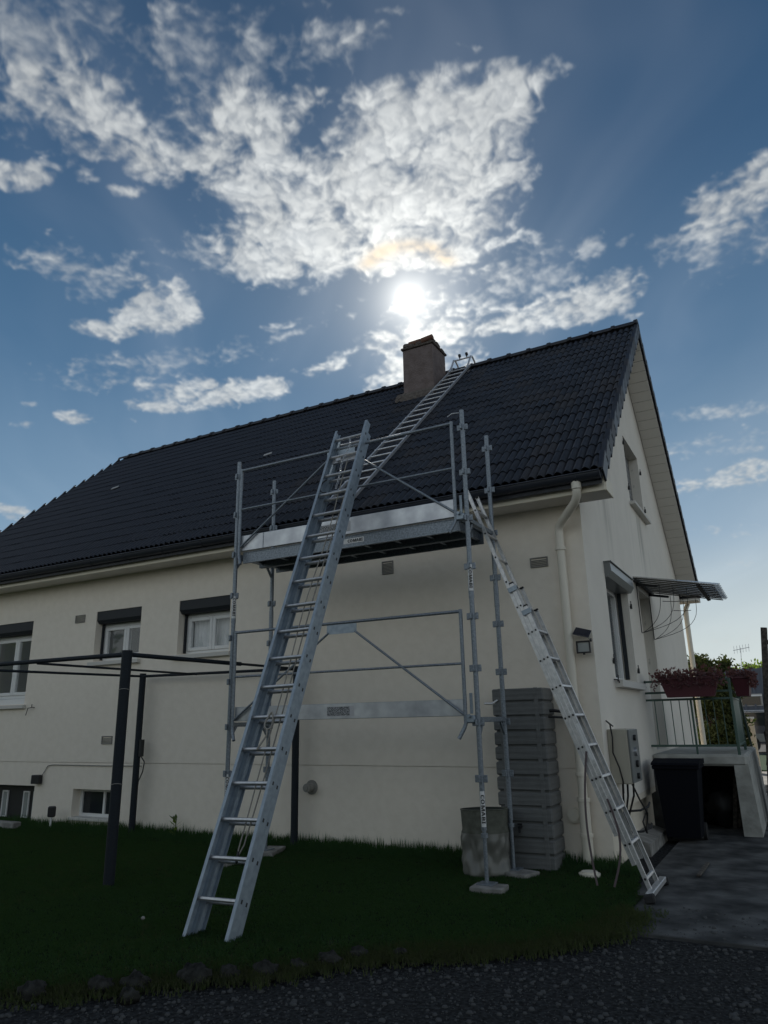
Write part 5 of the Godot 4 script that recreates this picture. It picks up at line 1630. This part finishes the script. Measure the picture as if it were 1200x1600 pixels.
	fr.tube(Vector3(-0.003, 2.238, 0.11), Vector3(0.012, 2.238, 0.11), 0.018, 10)
	part(l, "lamp_frame", fr, M.black_plastic)
	var gl := MB.new()
	gl.span(Vector3(-0.14, 2.12, 0.108), Vector3(-0.02, 2.22, 0.114))
	part(l, "lamp_glass", gl, M.glass_frosted)
	var sn := MB.new()
	sn.tube(Vector3(-0.08, 2.09, 0.115), Vector3(-0.08, 2.108, 0.115), 0.012, 10)
	sn.path([Vector3(-0.02, 2.30, 0.06), Vector3(-0.022, 2.26, 0.09), Vector3(-0.01, 2.238, 0.11)], 0.003, 5)
	part(l, "sensor", sn, M.black_plastic)
	# electricity cabinet with cables
	var k := thing("electric_cabinet", "beige electric cabinet with black cables fixed to the gable wall", "cabinet", Vector3(0.1, 0.8, -0.43))
	var bx := MB.new()
	bx.span(Vector3(0.0, 0.79, -0.66), Vector3(0.205, 1.33, -0.20), 0.008)
	part(k, "case", bx, M.cabinet_beige)
	var dr := MB.new()
	dr.span(Vector3(0.207, 0.80, -0.655), Vector3(0.23, 1.325, -0.205), 0.006)
	part(k, "front", dr, M.cabinet_panel)
	for q in [[1.24, 0.03], [1.10, 0.045], [0.98, 0.035], [0.86, 0.03]]:
		var sw := MB.new()
		sw.tube(Vector3(0.23, q[0], -0.40), Vector3(0.255, q[0], -0.40), q[1], 12)
		part(k, "switch_knob", sw, M.black_plastic if q[0] != 1.10 else M.chain_steel)
	var cb := MB.new()
	cb.path([Vector3(0.01, 1.42, -0.17), Vector3(0.05, 1.38, -0.165), Vector3(0.06, 1.25, -0.17), Vector3(0.05, 1.10, -0.17), Vector3(0.10, 0.95, -0.17), Vector3(0.12, 0.82, -0.18), Vector3(0.10, 0.70, -0.25)], 0.008, 6)
	cb.path([Vector3(0.01, 1.42, -0.17), Vector3(0.08, 1.36, -0.17)], 0.007, 6)
	for o in [0.0, 0.04, 0.09]:
		cb.path([Vector3(0.08 + o, 0.79, -0.35 - o), Vector3(0.07 + o, 0.66, -0.36 - o), Vector3(0.03, 0.45 - o, -0.5 - o), Vector3(0.03, 0.22, -0.8 + o), Vector3(0.03, 0.12, -0.95)], 0.011, 6)
	cb.path([Vector3(0.16, 0.79, -0.40), Vector3(0.18, 0.62, -0.6), Vector3(0.16, 0.42, -1.1), Vector3(0.14, 0.22, -1.05), Vector3(0.12, 0.34, -1.0), Vector3(0.15, 0.45, -1.15)], 0.010, 6)
	part(k, "cable", cb, M.cable_black)
	# hose hooks below the cabinet
	var hk := thing("hose_hook", "pair of black iron hose hooks low on the gable wall", "hook", Vector3(0, 0.3, -1.2))
	for y in [0.46, 0.24]:
		var a := MB.new()
		a.path([Vector3(-0.05, y - 0.03, -1.1), Vector3(0.08, y - 0.02, -1.15), Vector3(0.15, y + 0.01, -1.25), Vector3(0.16, y + 0.05, -1.3)], 0.012, 8)
		part(hk, "hook_arm", a, M.iron_black)
	# wheelie bin in front of the balcony
	var b := thing("wheelie_bin", "black wheelie bin standing against the balcony front", "bin", Vector3(0.40, 0, -2.2))
	var body := MB.new()
	var lo := [Vector3(0.20, 0.06, -1.98), Vector3(0.58, 0.06, -1.98), Vector3(0.58, 0.06, -2.34), Vector3(0.20, 0.06, -2.34)]
	var hi := [Vector3(0.15, 0.86, -1.93), Vector3(0.64, 0.86, -1.93), Vector3(0.64, 0.86, -2.46), Vector3(0.15, 0.86, -2.46)]
	for i in 4:
		var j := (i + 1) % 4
		body.quad(lo[i], lo[j], hi[j], hi[i], (lo[i] + lo[j]) * 0.5 - Vector3(0.39, 0.06, -2.16))
	body.quad(lo[0], lo[1], lo[2], lo[3], Vector3.DOWN)
	body.span(Vector3(0.125, 0.83, -2.48), Vector3(0.665, 0.875, -1.905), 0.01)
	part(b, "body", body, M.bin_plastic)
	var lid := MB.new()
	lid.prism(PackedVector2Array([Vector2(-1.89, 0.878), Vector2(-1.93, 0.905), Vector2(-2.2, 0.945), Vector2(-2.5, 0.93), Vector2(-2.52, 0.878)]), Vector3(0.12, 0, 0), Vector3(0, 0, 1), Vector3.UP, Vector3(0.55, 0, 0))
	part(b, "lid", lid, M.bin_plastic)
	var hd := MB.new()
	hd.tube(Vector3(0.15, 0.90, -2.56), Vector3(0.64, 0.90, -2.56), 0.016, 8)
	hd.span(Vector3(0.20, 0.885, -2.56), Vector3(0.23, 0.915, -2.50)); hd.span(Vector3(0.56, 0.885, -2.56), Vector3(0.59, 0.915, -2.50))
	part(b, "handle", hd, M.bin_plastic)
	for x in [0.19, 0.59]:
		var wl := MB.new()
		wl.tube(Vector3(x - 0.02, 0.09, -2.40), Vector3(x + 0.02, 0.09, -2.40), 0.10, 18)
		part(b, "wheel", wl, M.rubber)
	var bag := thing("rubbish_sack", "lumpy sack under the balcony, coloured black to carry the shade there", "sack", Vector3(0.72, 0, -3.7))
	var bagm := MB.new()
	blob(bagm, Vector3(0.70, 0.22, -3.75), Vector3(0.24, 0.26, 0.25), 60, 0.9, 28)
	part(bag, "bag", bagm, M.black_plastic)  # black colour stands in for the gloom under the balcony
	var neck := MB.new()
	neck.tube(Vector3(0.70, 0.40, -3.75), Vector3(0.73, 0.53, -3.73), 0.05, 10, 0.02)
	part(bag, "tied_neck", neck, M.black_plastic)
	for i in 3:
		var pk2 := MB.new()
		pk2.beam(Vector3(0.84 + i * 0.045, 0.0, -3.45 - i * 0.12), Vector3(0.93 + i * 0.02, 0.66 - i * 0.05, -3.5 - i * 0.12), Vector3.RIGHT, 0.05, 0.02, 0.003)
		single("spare_board", pk2, M.wood_weathered, "narrow spare board leaning inside the space under the balcony", "board", "boards under the balcony")
	# small things on and near the facade
	var cl := thing("wall_cable", "thin grey cable running along the wall to a small dark box", "cable", Vector3(-8.0, 0.9, 0))
	var cm := MB.new()
	cm.path([Vector3(-6.55, 0.915, 0.008), Vector3(-7.3, 0.91, 0.008), Vector3(-8.45, 0.915, 0.008), Vector3(-8.56, 0.90, 0.01), Vector3(-8.62, 0.82, 0.012), Vector3(-8.68, 0.74, 0.02)], 0.007, 6)
	part(cl, "cable", cm, M.cable_grey)
	var cbx := MB.new()
	cbx.box(Vector3(-8.74, 0.70, 0.05), Vector3(0.15, 0.13, 0.09), Basis(Vector3.UP, 0.2), 0.008)
	part(cl, "box", cbx, M.black_plastic)
	var pk := thing("lawn_socket", "small dark socket box on a stake beside the cellar window", "socket", Vector3(-8.12, 0.03, 0.2))
	var st := MB.new()
	st.span(Vector3(-8.13, 0.0, 0.19), Vector3(-8.105, 0.22, 0.21))
	part(pk, "stake", st, M.white_trim)
	var sb := MB.new()
	sb.box(Vector3(-8.118, 0.27, 0.2), Vector3(0.11, 0.15, 0.07), Basis(Vector3.UP, 0.3), 0.015)
	part(pk, "socket_box", sb, M.black_plastic)
	var kb := MB.new()
	kb.span(Vector3(-12, -0.05, 0.22), Vector3(-8.75, 0.11, 0.36), 0.012)
	single("ramp_kerb", kb, M.concrete, "pale concrete kerb in front of the garage door", "kerb")
	var dg := MB.new()
	dg.tube(Vector3(-0.16, -0.02, 0.40), Vector3(-0.16, 0.045, 0.40), 0.10, 20)
	dg.tube(Vector3(-0.16, 0.045, 0.40), Vector3(-0.16, 0.06, 0.40), 0.075, 20)
	single("drain_cover", dg, M.pipe_cream, "round drain cap in the grass below the downpipe", "drain")
	var rp := thing("pipe_stub", "pale round outlet cap low on the wall behind the downpipe", "pipe", Vector3(-0.36, 0.45, 0.0))
	var rm := MB.new()
	rm.tube(Vector3(-0.36, 0.50, 0.0), Vector3(-0.36, 0.50, 0.03), 0.075, 18)
	rm.tube(Vector3(-0.36, 0.50, 0.03), Vector3(-0.36, 0.50, 0.045), 0.055, 18)
	part(rp, "cap", rm, M.pipe_cream)
	var stick := MB.new()
	stick.beam(Vector3(0.745, 0.012, -0.05), Vector3(0.762, 0.012, -0.72), Vector3.RIGHT, 0.035, 0.02, 0.004)
	single("stick", stick, M.wood_weathered, "short dark stick lying on the concrete drive", "stick")

# lumpy closed shape: a noise-bent sphere
func blob(m: MB, c: Vector3, r: Vector3, sd: int, rough: float, seg := 18) -> void:
	var f := noise(0.8, FastNoiseLite.TYPE_SIMPLEX_SMOOTH, 3, sd)
	var P := func(i: int, j: int):
		var a := TAU * (i % seg) / seg; var b := PI * j / (seg / 2) - PI / 2
		var d := Vector3(cos(a) * cos(b), sin(b), sin(a) * cos(b))
		return c + d * r * (1.0 + rough * f.get_noise_3d(d.x * 1.6, d.y * 1.6, d.z * 1.6))
	var N := func(i, j): return ((P.call(i, j) - c) / (r * r)).normalized()
	for i in seg:
		for j in seg / 2:
			m.quad_n(P.call(i, j), P.call(i + 1, j), P.call(i + 1, j + 1), P.call(i, j + 1), N.call(i, j), N.call(i + 1, j), N.call(i + 1, j + 1), N.call(i, j + 1))

func clothes_frame() -> void:
	var t := thing("clothes_frame", "dark painted metal clothes-drying frame on posts over the lawn", "drying frame", Vector3(-4.15, 0, 2.56))
	var A := Vector3(-4.16, 2.17, 2.56); var B := Vector3(-6.49, 2.16, 0.15); var C := Vector3(-3.75, 2.13, 0.15); var D := Vector3(-7.05, 2.17, 2.68)
	for q in [[A, 0.052, 2.21], [B, 0.045, 2.20], [C, 0.045, 2.16], [D, 0.05, 2.2]]:
		var m := MB.new()
		var p: Vector3 = q[0]
		m.tube(Vector3(p.x, -0.05, p.z), Vector3(p.x, q[2], p.z), q[1], 16)
		part(t, "post", m, M.frame_paint)
	for q in [[D, A, 0.024], [B, C, 0.02], [B, D, 0.017], [Vector3(-5.5, 2.15, 2.61), Vector3(-5.45, 2.14, 0.15), 0.014]]:
		var m := MB.new()
		m.tube(q[0], q[1], q[2], 10)
		part(t, "rail", m, M.frame_paint)
	var m2 := MB.new()
	m2.tube(A, A.lerp(C, 0.62), 0.024, 10); m2.tube(A.lerp(C, 0.6), C, 0.015, 10)
	part(t, "rail", m2, M.frame_paint)
	for y in [1.82, 0.92]:
		var tie := MB.new()
		var ring := []
		for i in 17:
			var u := TAU * i / 16.0
			ring.append(Vector3(A.x + cos(u) * 0.054, y + 0.006 * sin(u * 2.0), A.z + sin(u) * 0.054))
		tie.path(ring, 0.003, 5)
		part(t, "wire_tie", tie, M.cable_grey)
	var bx := MB.new()
	bx.span(Vector3(-6.44, 1.05, 0.12), Vector3(-6.39, 1.28, 0.18), 0.005)
	bx.path([Vector3(-6.42, 1.06, 0.15), Vector3(-6.34, 0.98, 0.15), Vector3(-6.36, 0.85, 0.15), Vector3(-6.43, 0.72, 0.15), Vector3(-6.45, 0.5, 0.15)], 0.008, 6)
	part(t, "switch_box", bx, M.black_plastic)

# ------------------------------------------------------------------ beyond the house

func beyond() -> void:
	var hp := MB.new()
	hp.beam(Vector3(1.265, -0.1, -4.0), Vector3(1.565, 2.66, -4.0), Vector3.RIGHT, 0.085, 0.085, 0.006)
	var w := thing("leaning_post", "weathered wooden post leaning beside the drive", "post", Vector3(1.27, 0, -4.0))
	part(w, "upright", hp, M.wood_weathered)
	var arm := MB.new()
	arm.beam(Vector3(1.55, 2.45, -4.0), Vector3(2.3, 2.45, -4.0), Vector3.UP, 0.06, 0.05, 0.006)
	part(w, "crossbar", arm, M.wood_weathered)
	var cov := MB.new()
	blob(cov, Vector3(1.72, 0.85, -4.7), Vector3(0.42, 0.62, 0.45), 71, 0.25)
	cov.span(Vector3(1.35, -0.02, -5.05), Vector3(2.1, 0.6, -4.35), 0.05)
	single("covered_barbecue", cov, M.bin_plastic, "thing under a black cover behind the leaning post", "cover")
	var gp := thing("gate_pillar", "ochre rendered gate pillar with a flat cap beyond the balcony", "pillar", Vector3(0.68, 0, -14.0))
	var pm := MB.new()
	pm.span(Vector3(0.55, -0.05, -14.14), Vector3(0.80, 1.33, -13.86), 0.01)
	part(gp, "shaft", pm, M.pillar_render)
	var pc := MB.new()
	pc.span(Vector3(0.53, 1.332, -14.16), Vector3(0.82, 1.39, -13.84), 0.012)
	part(gp, "cap", pc, M.sill_stone)
	# lamp post of the street
	var lp := thing("garden_lamp", "white lantern on a thin dark post beyond the railing", "lamp", Vector3(0.36, 0, -16.0))
	var q := MB.new(); q.tube(Vector3(0.38, 0, -16), Vector3(0.44, 1.98, -16), 0.035, 8)
	part(lp, "post", q, M.iron_black)
	var lh := MB.new(); lh.lathe(Vector3(0.44, 1.97, -16), [Vector2(0.0, 0.0), Vector2(0.045, 0.0), Vector2(0.07, 0.16), Vector2(0.0, 0.17)], 12)
	part(lp, "lantern", lh, M.white_trim)
	# parked car
	var car := thing("parked_car", "dark blue car parked on the street behind the pillar", "car", Vector3(1.6, 0, -26.0))
	var z1 := -25.1; var z0 := -26.9
	var body := MB.new()
	body.prism(PackedVector2Array([Vector2(-0.6, 0.35), Vector2(3.6, 0.35), Vector2(3.65, 0.75), Vector2(3.55, 0.95), Vector2(2.7, 1.0), Vector2(0.1, 1.02), Vector2(-0.62, 0.95), Vector2(-0.68, 0.6)]), Vector3(0, 0, z0), Vector3.RIGHT, Vector3.UP, Vector3(0, 0, z1 - z0))
	part(car, "body", body, M.car_paint)
	var cab := MB.new()
	cab.prism(PackedVector2Array([Vector2(-0.5, 0.98), Vector2(2.6, 1.0), Vector2(1.9, 1.5), Vector2(-0.1, 1.53)]), Vector3(0, 0, z0 + 0.1), Vector3.RIGHT, Vector3.UP, Vector3(0, 0, z1 - z0 - 0.2))
	part(car, "cabin_glass", cab, M.car_glass)
	var rf := MB.new()
	rf.span(Vector3(-0.1, 1.515, z0 + 0.12), Vector3(1.95, 1.56, z1 - 0.12), 0.02)
	rf.tube(Vector3(-0.1, 1.60, z1 - 0.15), Vector3(1.8, 1.60, z1 - 0.15), 0.02, 8)
	part(car, "roof", rf, M.chain_steel)
	var pt := MB.new()
	pt.span(Vector3(0.30, 0.42, z1), Vector3(0.85, 0.72, z1 + 0.02), 0.004)
	part(car, "side_panel", pt, M.cabinet_panel)
	for x in [0.1, 2.8]:
		var wh := MB.new()
		wh.tube(Vector3(x, 0.33, z1 - 0.2), Vector3(x, 0.33, z1 + 0.02), 0.33, 24)
		var wp := part(car, "wheel", wh, M.rubber)
		var rim := MB.new()
		rim.tube(Vector3(x, 0.33, z1 + 0.02), Vector3(x, 0.33, z1 + 0.03), 0.2, 16)
		part(wp, "rim", rim, M.chain_steel)
	for zz in [z0 + 0.2, z1 - 0.25]:
		var hl := MB.new()
		hl.span(Vector3(-0.70, 0.72, zz - 0.12), Vector3(-0.62, 0.85, zz + 0.12), 0.01)
		part(car, "tail_light", hl, M.lamp_orange)
	# neighbour's house with a slate gable, dormer window and aerial
	var nb := thing("neighbour_house", "low house with a grey corrugated roof and dormer window across the street", "house", Vector3(0, 0, -40.0))
	var nw := MB.new()
	nw.span(Vector3(-9.0, 0, -46.0), Vector3(2.0, 1.55, -40.0))
	part(nb, "wall", nw, M.far_wall)
	var nr := MB.new()
	nr.prism(PackedVector2Array([Vector2(-39.4, 1.55), Vector2(-43.0, 4.2), Vector2(-46.6, 1.55)]), Vector3(-9.3, 0, 0), Vector3(0, 0, 1), Vector3.UP, Vector3(10.2, 0, 0))
	for i in 20:
		nr.beam(Vector3(-9.1 + i * 0.5, 1.62, -39.36), Vector3(-9.1 + i * 0.5, 4.22, -42.9), Vector3.RIGHT, 0.10, 0.06)
	part(nb, "roof", nr, M.slate_roof)
	var nd := MB.new()
	nd.span(Vector3(-1.0, 1.9, -41.2), Vector3(0.3, 2.6, -39.9))
	var ndp := part(nb, "dormer", nd, M.far_wall)
	var ndg := MB.new()
	ndg.span(Vector3(-0.9, 1.98, -39.89), Vector3(0.2, 2.45, -39.87))
	part(ndp, "window", ndg, M.car_glass)
	var ntr := MB.new()
	ntr.span(Vector3(-1.0, 2.46, -39.88), Vector3(0.3, 2.55, -39.84))
	part(ndp, "lintel", ntr, M.white_trim)
	var cp := MB.new()
	cp.span(Vector3(-8.0, 1.2, -39.3), Vector3(1.9, 1.42, -38.2))
	part(nb, "porch_roof", cp, M.slate_roof)
	var ae := thing("tv_aerial", "thin television aerial on its mast against the sky", "aerial", Vector3(-0.45, 3.3, -43.0))
	var am := MB.new()
	am.tube(Vector3(-0.70, 3.9, -43), Vector3(-0.55, 5.5, -43), 0.02, 6)
	part(ae, "mast", am, M.chain_steel)
	var ar := MB.new()
	ar.tube(Vector3(-1.0, 5.35, -43), Vector3(-0.05, 5.50, -43), 0.018, 6)
	for i in 6:
		var x := -0.95 + i * 0.17
		ar.tube(Vector3(x, 5.15 + i * 0.02, -43), Vector3(x + 0.02, 5.62 + i * 0.02, -43), 0.014, 5)
	part(ae, "array", ar, M.chain_steel)
	# fence of boards closing the yard
	var fe := thing("board_fence", "dark board fence across the end of the yard", "fence", Vector3(3.0, 0, -17.0))
	for i in 22:
		var b := MB.new()
		b.span(Vector3(1.05 + i * 0.155, 0.0, -17.05), Vector3(1.195 + i * 0.155, 1.75 + 0.01 * (i % 3), -17.02), 0.004)
		part(fe, "board", b, M.shutter_anthracite)

# ------------------------------------------------------------------ plants

func tree(called: String, label: String, category: String, at: Vector3, height: float, rx: float, trunk_h: float, leaves: int, size: float, material: Material, sd: int, group := "", low := 0.15) -> void:
	var t := thing(called, label, category, at, group)
	var r := RandomNumberGenerator.new(); r.seed = sd
	var tk := MB.new()
	var top := at + Vector3(r.randf_range(-0.1, 0.1) * rx, height * 0.75, 0)
	tk.tube(at - Vector3(0, 0.1, 0), at.lerp(top, 0.5), height * 0.03 + 0.02, 10, height * 0.02 + 0.012)
	tk.tube(at.lerp(top, 0.5), top, height * 0.02 + 0.012, 8, 0.01)
	var tips := []
	for i in 60:
		var a := r.randf() * TAU
		var hh := r.randf_range(trunk_h, height * 0.92)
		var k := sqrt(maxf(0.0, 1.0 - pow((hh / height - 0.5) / 0.55, 2.0)))
		var e := at + Vector3(cos(a) * rx * k * r.randf_range(0.5, 0.95), hh, sin(a) * rx * k * r.randf_range(0.5, 0.95))
		var s := at.lerp(top, clampf((hh / height - 0.15) / 0.75, 0.05, 0.95))
		tk.path([s, s.lerp(e, 0.5) + Vector3(0, -0.04 * height, 0), e], 0.012 * height * 0.4 + 0.004, 5)
		tips.append(e)
	part(t, "trunk", tk, M.bark)
	var cr := MB.new()
	for i in leaves:
		var c: Vector3 = tips[r.randi() % tips.size()]
		var sp := rx * 0.30
		var p := c + Vector3(r.randfn(0, sp * 0.55), r.randfn(0, sp * 0.5), r.randfn(0, sp * 0.55))
		if p.y < at.y + height * low * 0.3:
			p.y = at.y + height * low * r.randf()
		leaf(cr, p, size * r.randf_range(0.7, 1.3), r)
	part(t, "crown", cr, material)

func plants() -> void:
	tree("hedge_shrub", "tall leafy shrub behind the balcony with sunlit yellow-green top", "shrub", Vector3(0.30, 0, -9.7), 2.86, 0.50, 0.2, 34000, 0.040, M.leaf_hedge, 3)
	tree("street_tree", "small round tree behind the neighbour's roof", "tree", Vector3(0.0, 0, -52.0), 5.0, 1.7, 1.2, 3500, 0.14, M.leaf_tree, 5, "trees across the street")
	tree("street_tree", "larger pale green tree beside the neighbour's roof", "tree", Vector3(3.2, 0, -56.0), 6.3, 2.6, 1.2, 4500, 0.17, M.leaf_tree, 6, "trees across the street")
	tree("street_tree", "dark tree partly hidden by the maroon planter", "tree", Vector3(-2.6, 0, -50.0), 4.9, 1.6, 1.2, 3000, 0.14, M.leaf_tree, 7, "trees across the street")
	# the trees and the hedge across the way, which the window panes mirror
	for i in 7:
		tree("garden_tree", "leafy garden tree across the yard from the house", "tree", Vector3(-16.0 + i * 5.2 + 1.2 * sin(i * 2.1), 0, 19.0 + 2.5 * sin(i * 1.7)), 5.2 + 1.6 * sin(i * 1.3 + 1.0), 2.5, 0.6, 5000, 0.17, M.leaf_dark, 60 + i, "trees opposite the house")
	for q in [Vector3(-22, 0, 8.5), Vector3(-28, 0, 13), Vector3(-35, 0, 19), Vector3(-24, 0, 22), Vector3(-42, 0, 12)]:
		tree("garden_tree", "broad leafy tree beyond the far side of the lawn", "tree", q, 5.6 + 0.1 * fmod(-q.x, 7.0), 2.9, 0.5, 5000, 0.19, M.leaf_dark, int(-q.x), "trees past the lawn")
	# stones along the edge of the lawn
	var r := RandomNumberGenerator.new(); r.seed = 12
	var stones := [[-2.30, 4.72, 0.14], [-2.02, 4.48, 0.12], [-1.86, 4.36, 0.13], [-1.62, 4.13, 0.16], [-1.46, 4.0, 0.11], [-1.30, 3.86, 0.13], [-1.06, 3.52, 0.12], [-0.96, 3.33, 0.11], [-1.75, 4.5, 0.09], [-1.18, 3.68, 0.09], [-2.6, 4.95, 0.15], [-0.72, 3.2, 0.08]]
	for i in stones.size():
		var s: Array = stones[i]
		var m := MB.new()
		blob(m, Vector3(s[0], 0.0, s[1]), Vector3(s[2] * 0.66, s[2] * 0.46, s[2] * 0.55), 90 + i, 0.6, 20)
		single("border_stone", m, M.stone, "rough mossy stone half sunk in the edge of the lawn", "stone", "stones along the lawn edge")
	# grass: tufts of blades
	var tuft := MB.new()
	for i in 7:
		var a := r.randf() * TAU; var lean := r.randf_range(0.15, 0.7)
		var p := Vector3(r.randf_range(-0.02, 0.02), 0, r.randf_range(-0.02, 0.02))
		var o := Vector3(cos(a), 0, sin(a)); var sd := Vector3(-sin(a), 0, cos(a)) * 0.0028
		var h := r.randf_range(0.6, 1.0)
		var m1 := p + o * (0.02 * lean) + Vector3(0, 0.55 * h * 0.05, 0); var tp := p + o * (0.05 * lean) + Vector3(0, h * 0.05, 0)
		tuft.quad(p - sd, p + sd, m1 + sd * 0.8, m1 - sd * 0.8, o + Vector3(0, 0.4, 0))
		var nn := (o + Vector3(0, 0.4, 0)).normalized()
		tuft.tri(m1 - sd * 0.8, m1 + sd * 0.8, tp, nn, nn, nn)
	var spots := []
	for i in 110000:
		var z := r.randf_range(0.02, 5.6); var x := r.randf_range(-11.0, 0.45)
		if z > 1.2 and x < -9.0:
			continue
		if not Geometry2D.is_point_in_polygon(Vector2(x, z), lawn_edge):
			continue
		var near_wall := smoothstep(0.35, 0.03, z)
		var hgt := r.randf_range(0.4, 0.75) + near_wall * r.randf_range(0.3, 3.4)
		if hgt > 2.6 and r.randf() < 0.5:
			hgt *= 0.6
		var edge_d := 9.0
		spots.append(Transform3D(Basis(Vector3.UP, r.randf() * TAU).scaled(Vector3(1.0 + 0.25 * near_wall, hgt, 1.0 + 0.25 * near_wall)), Vector3(x, lawn_height(x, z, lawn_noise) - 0.004, z)))
	swarm("grass", tuft.mesh(), M.grass_blade, spots, "short dark grass of the lawn, taller along the house wall", "grass")
	var dry := []
	for i in 6000:
		var k := r.randi_range(4, lawn_edge.size() - 3)
		var p := lawn_edge[k].lerp(lawn_edge[k + 1], r.randf()) + Vector2(r.randfn(0, 0.10), r.randfn(0, 0.10))
		dry.append(Transform3D(Basis(Vector3.UP, r.randf() * TAU).scaled(Vector3(1.3, r.randf_range(0.5, 1.2), 1.2)), Vector3(p.x, -0.01, p.y)))
	for i in 5000:
		var x := r.randf_range(-8.0, 0.4); var z := r.randf_range(0.1, 5.2)
		if lawn_noise.get_noise_2d(x * 3.0 + 40.0, z * 3.0) > 0.05 and Geometry2D.is_point_in_polygon(Vector2(x, z), lawn_edge):
			dry.append(Transform3D(Basis(Vector3.UP, r.randf() * TAU).scaled(Vector3(1.0, r.randf_range(0.4, 0.8), 1.0)), Vector3(x, lawn_height(x, z, lawn_noise) - 0.003, z)))
	swarm("dry_grass", tuft.mesh(), M.grass_dry, dry, "dry straggling grass along the lawn edge and in thin patches", "grass")
	# gravel
	var pb := MB.new()
	blob(pb, Vector3.ZERO, Vector3(0.012, 0.008, 0.010), 7, 0.5, 8)
	var gr := []
	for i in 22000:
		var p := Vector2(r.randf_range(-4.5, 2.2), r.randf_range(1.2, 6.0))
		if Geometry2D.is_point_in_polygon(p, lawn_edge):
			continue
		if p.y < 2.1 and p.x > 0.3 and r.randf() < 0.75:
			continue
		var py := -0.002 if p.y < 2.05 and p.x > 0.3 else -0.028
		var s := 0.3 + pow(r.randf(), 6.0) * 1.4
		gr.append(Transform3D(Basis(Vector3.UP, r.randf() * TAU).scaled(Vector3(s, s, s)), Vector3(p.x, py, p.y)))
	for i in 5000:
		var p := Vector2(r.randf_range(0.5, 2.5), r.randf_range(-10.5, -6.7))
		var s := 0.8 + pow(r.randf(), 3.0) * 2.2
		gr.append(Transform3D(Basis(Vector3.UP, r.randf() * TAU).scaled(Vector3(s, s, s)), Vector3(p.x, -0.028, p.y)))
	swarm("gravel", pb.mesh(), M.pebble, gr, "loose grey gravel of the yard", "gravel")
	# tall weed by the wall
	var wd := thing("weed", "dark leafy weed growing at the wall behind the rope ladder", "weed", Vector3(-5.7, 0.03, 0.14))
	var wm := MB.new()
	wm.path([Vector3(-5.7, 0.0, 0.14), Vector3(-5.69, 0.15, 0.15), Vector3(-5.67, 0.27, 0.15)], 0.006, 6)
	part(wd, "stem", wm, M.leaf_dark)
	for i in 11:
		var lm := MB.new()
		var a := r.randf() * TAU; var y := r.randf_range(0.04, 0.26)
		var o := Vector3(cos(a), 0.5, sin(a) * 0.6).normalized(); var s := Vector3.UP.cross(o).normalized() * 0.025
		var b := Vector3(-5.69, y, 0.15)
		lm.quad(b, b + o * 0.05 + s, b + o * 0.12, b + o * 0.05 - s, Vector3.UP)
		part(wd, "leaf", lm, M.leaf_dark)
	var sk := thing("dandelion", "single dandelion seed head on a thin stalk in the lawn", "flower", Vector3(-2.45, 0.0, 3.75))
	var sm := MB.new()
	sm.path([Vector3(-2.45, 0.0, 3.75), Vector3(-2.45, 0.08, 3.75), Vector3(-2.455, 0.155, 3.755)], 0.0022, 5)
	part(sk, "stalk", sm, M.grass_dry)
	var sh := MB.new()
	blob(sh, Vector3(-2.455, 0.165, 3.755), Vector3(0.014, 0.012, 0.014), 3, 0.3, 10)
	part(sk, "seed_head", sh, M.vent_grey)

func swarm(called: String, m: Mesh, material: Material, at: Array, label: String, category: String) -> void:
	var mm := MultiMesh.new()
	mm.transform_format = MultiMesh.TRANSFORM_3D
	mm.mesh = m
	mm.instance_count = at.size()
	for i in at.size():
		mm.set_instance_transform(i, at[i])
	var o := MultiMeshInstance3D.new()
	o.name = called
	o.multimesh = mm
	o.material_override = material
	add_child(o)
	o.set_meta("kind", "stuff"); o.set_meta("label", label); o.set_meta("category", category)
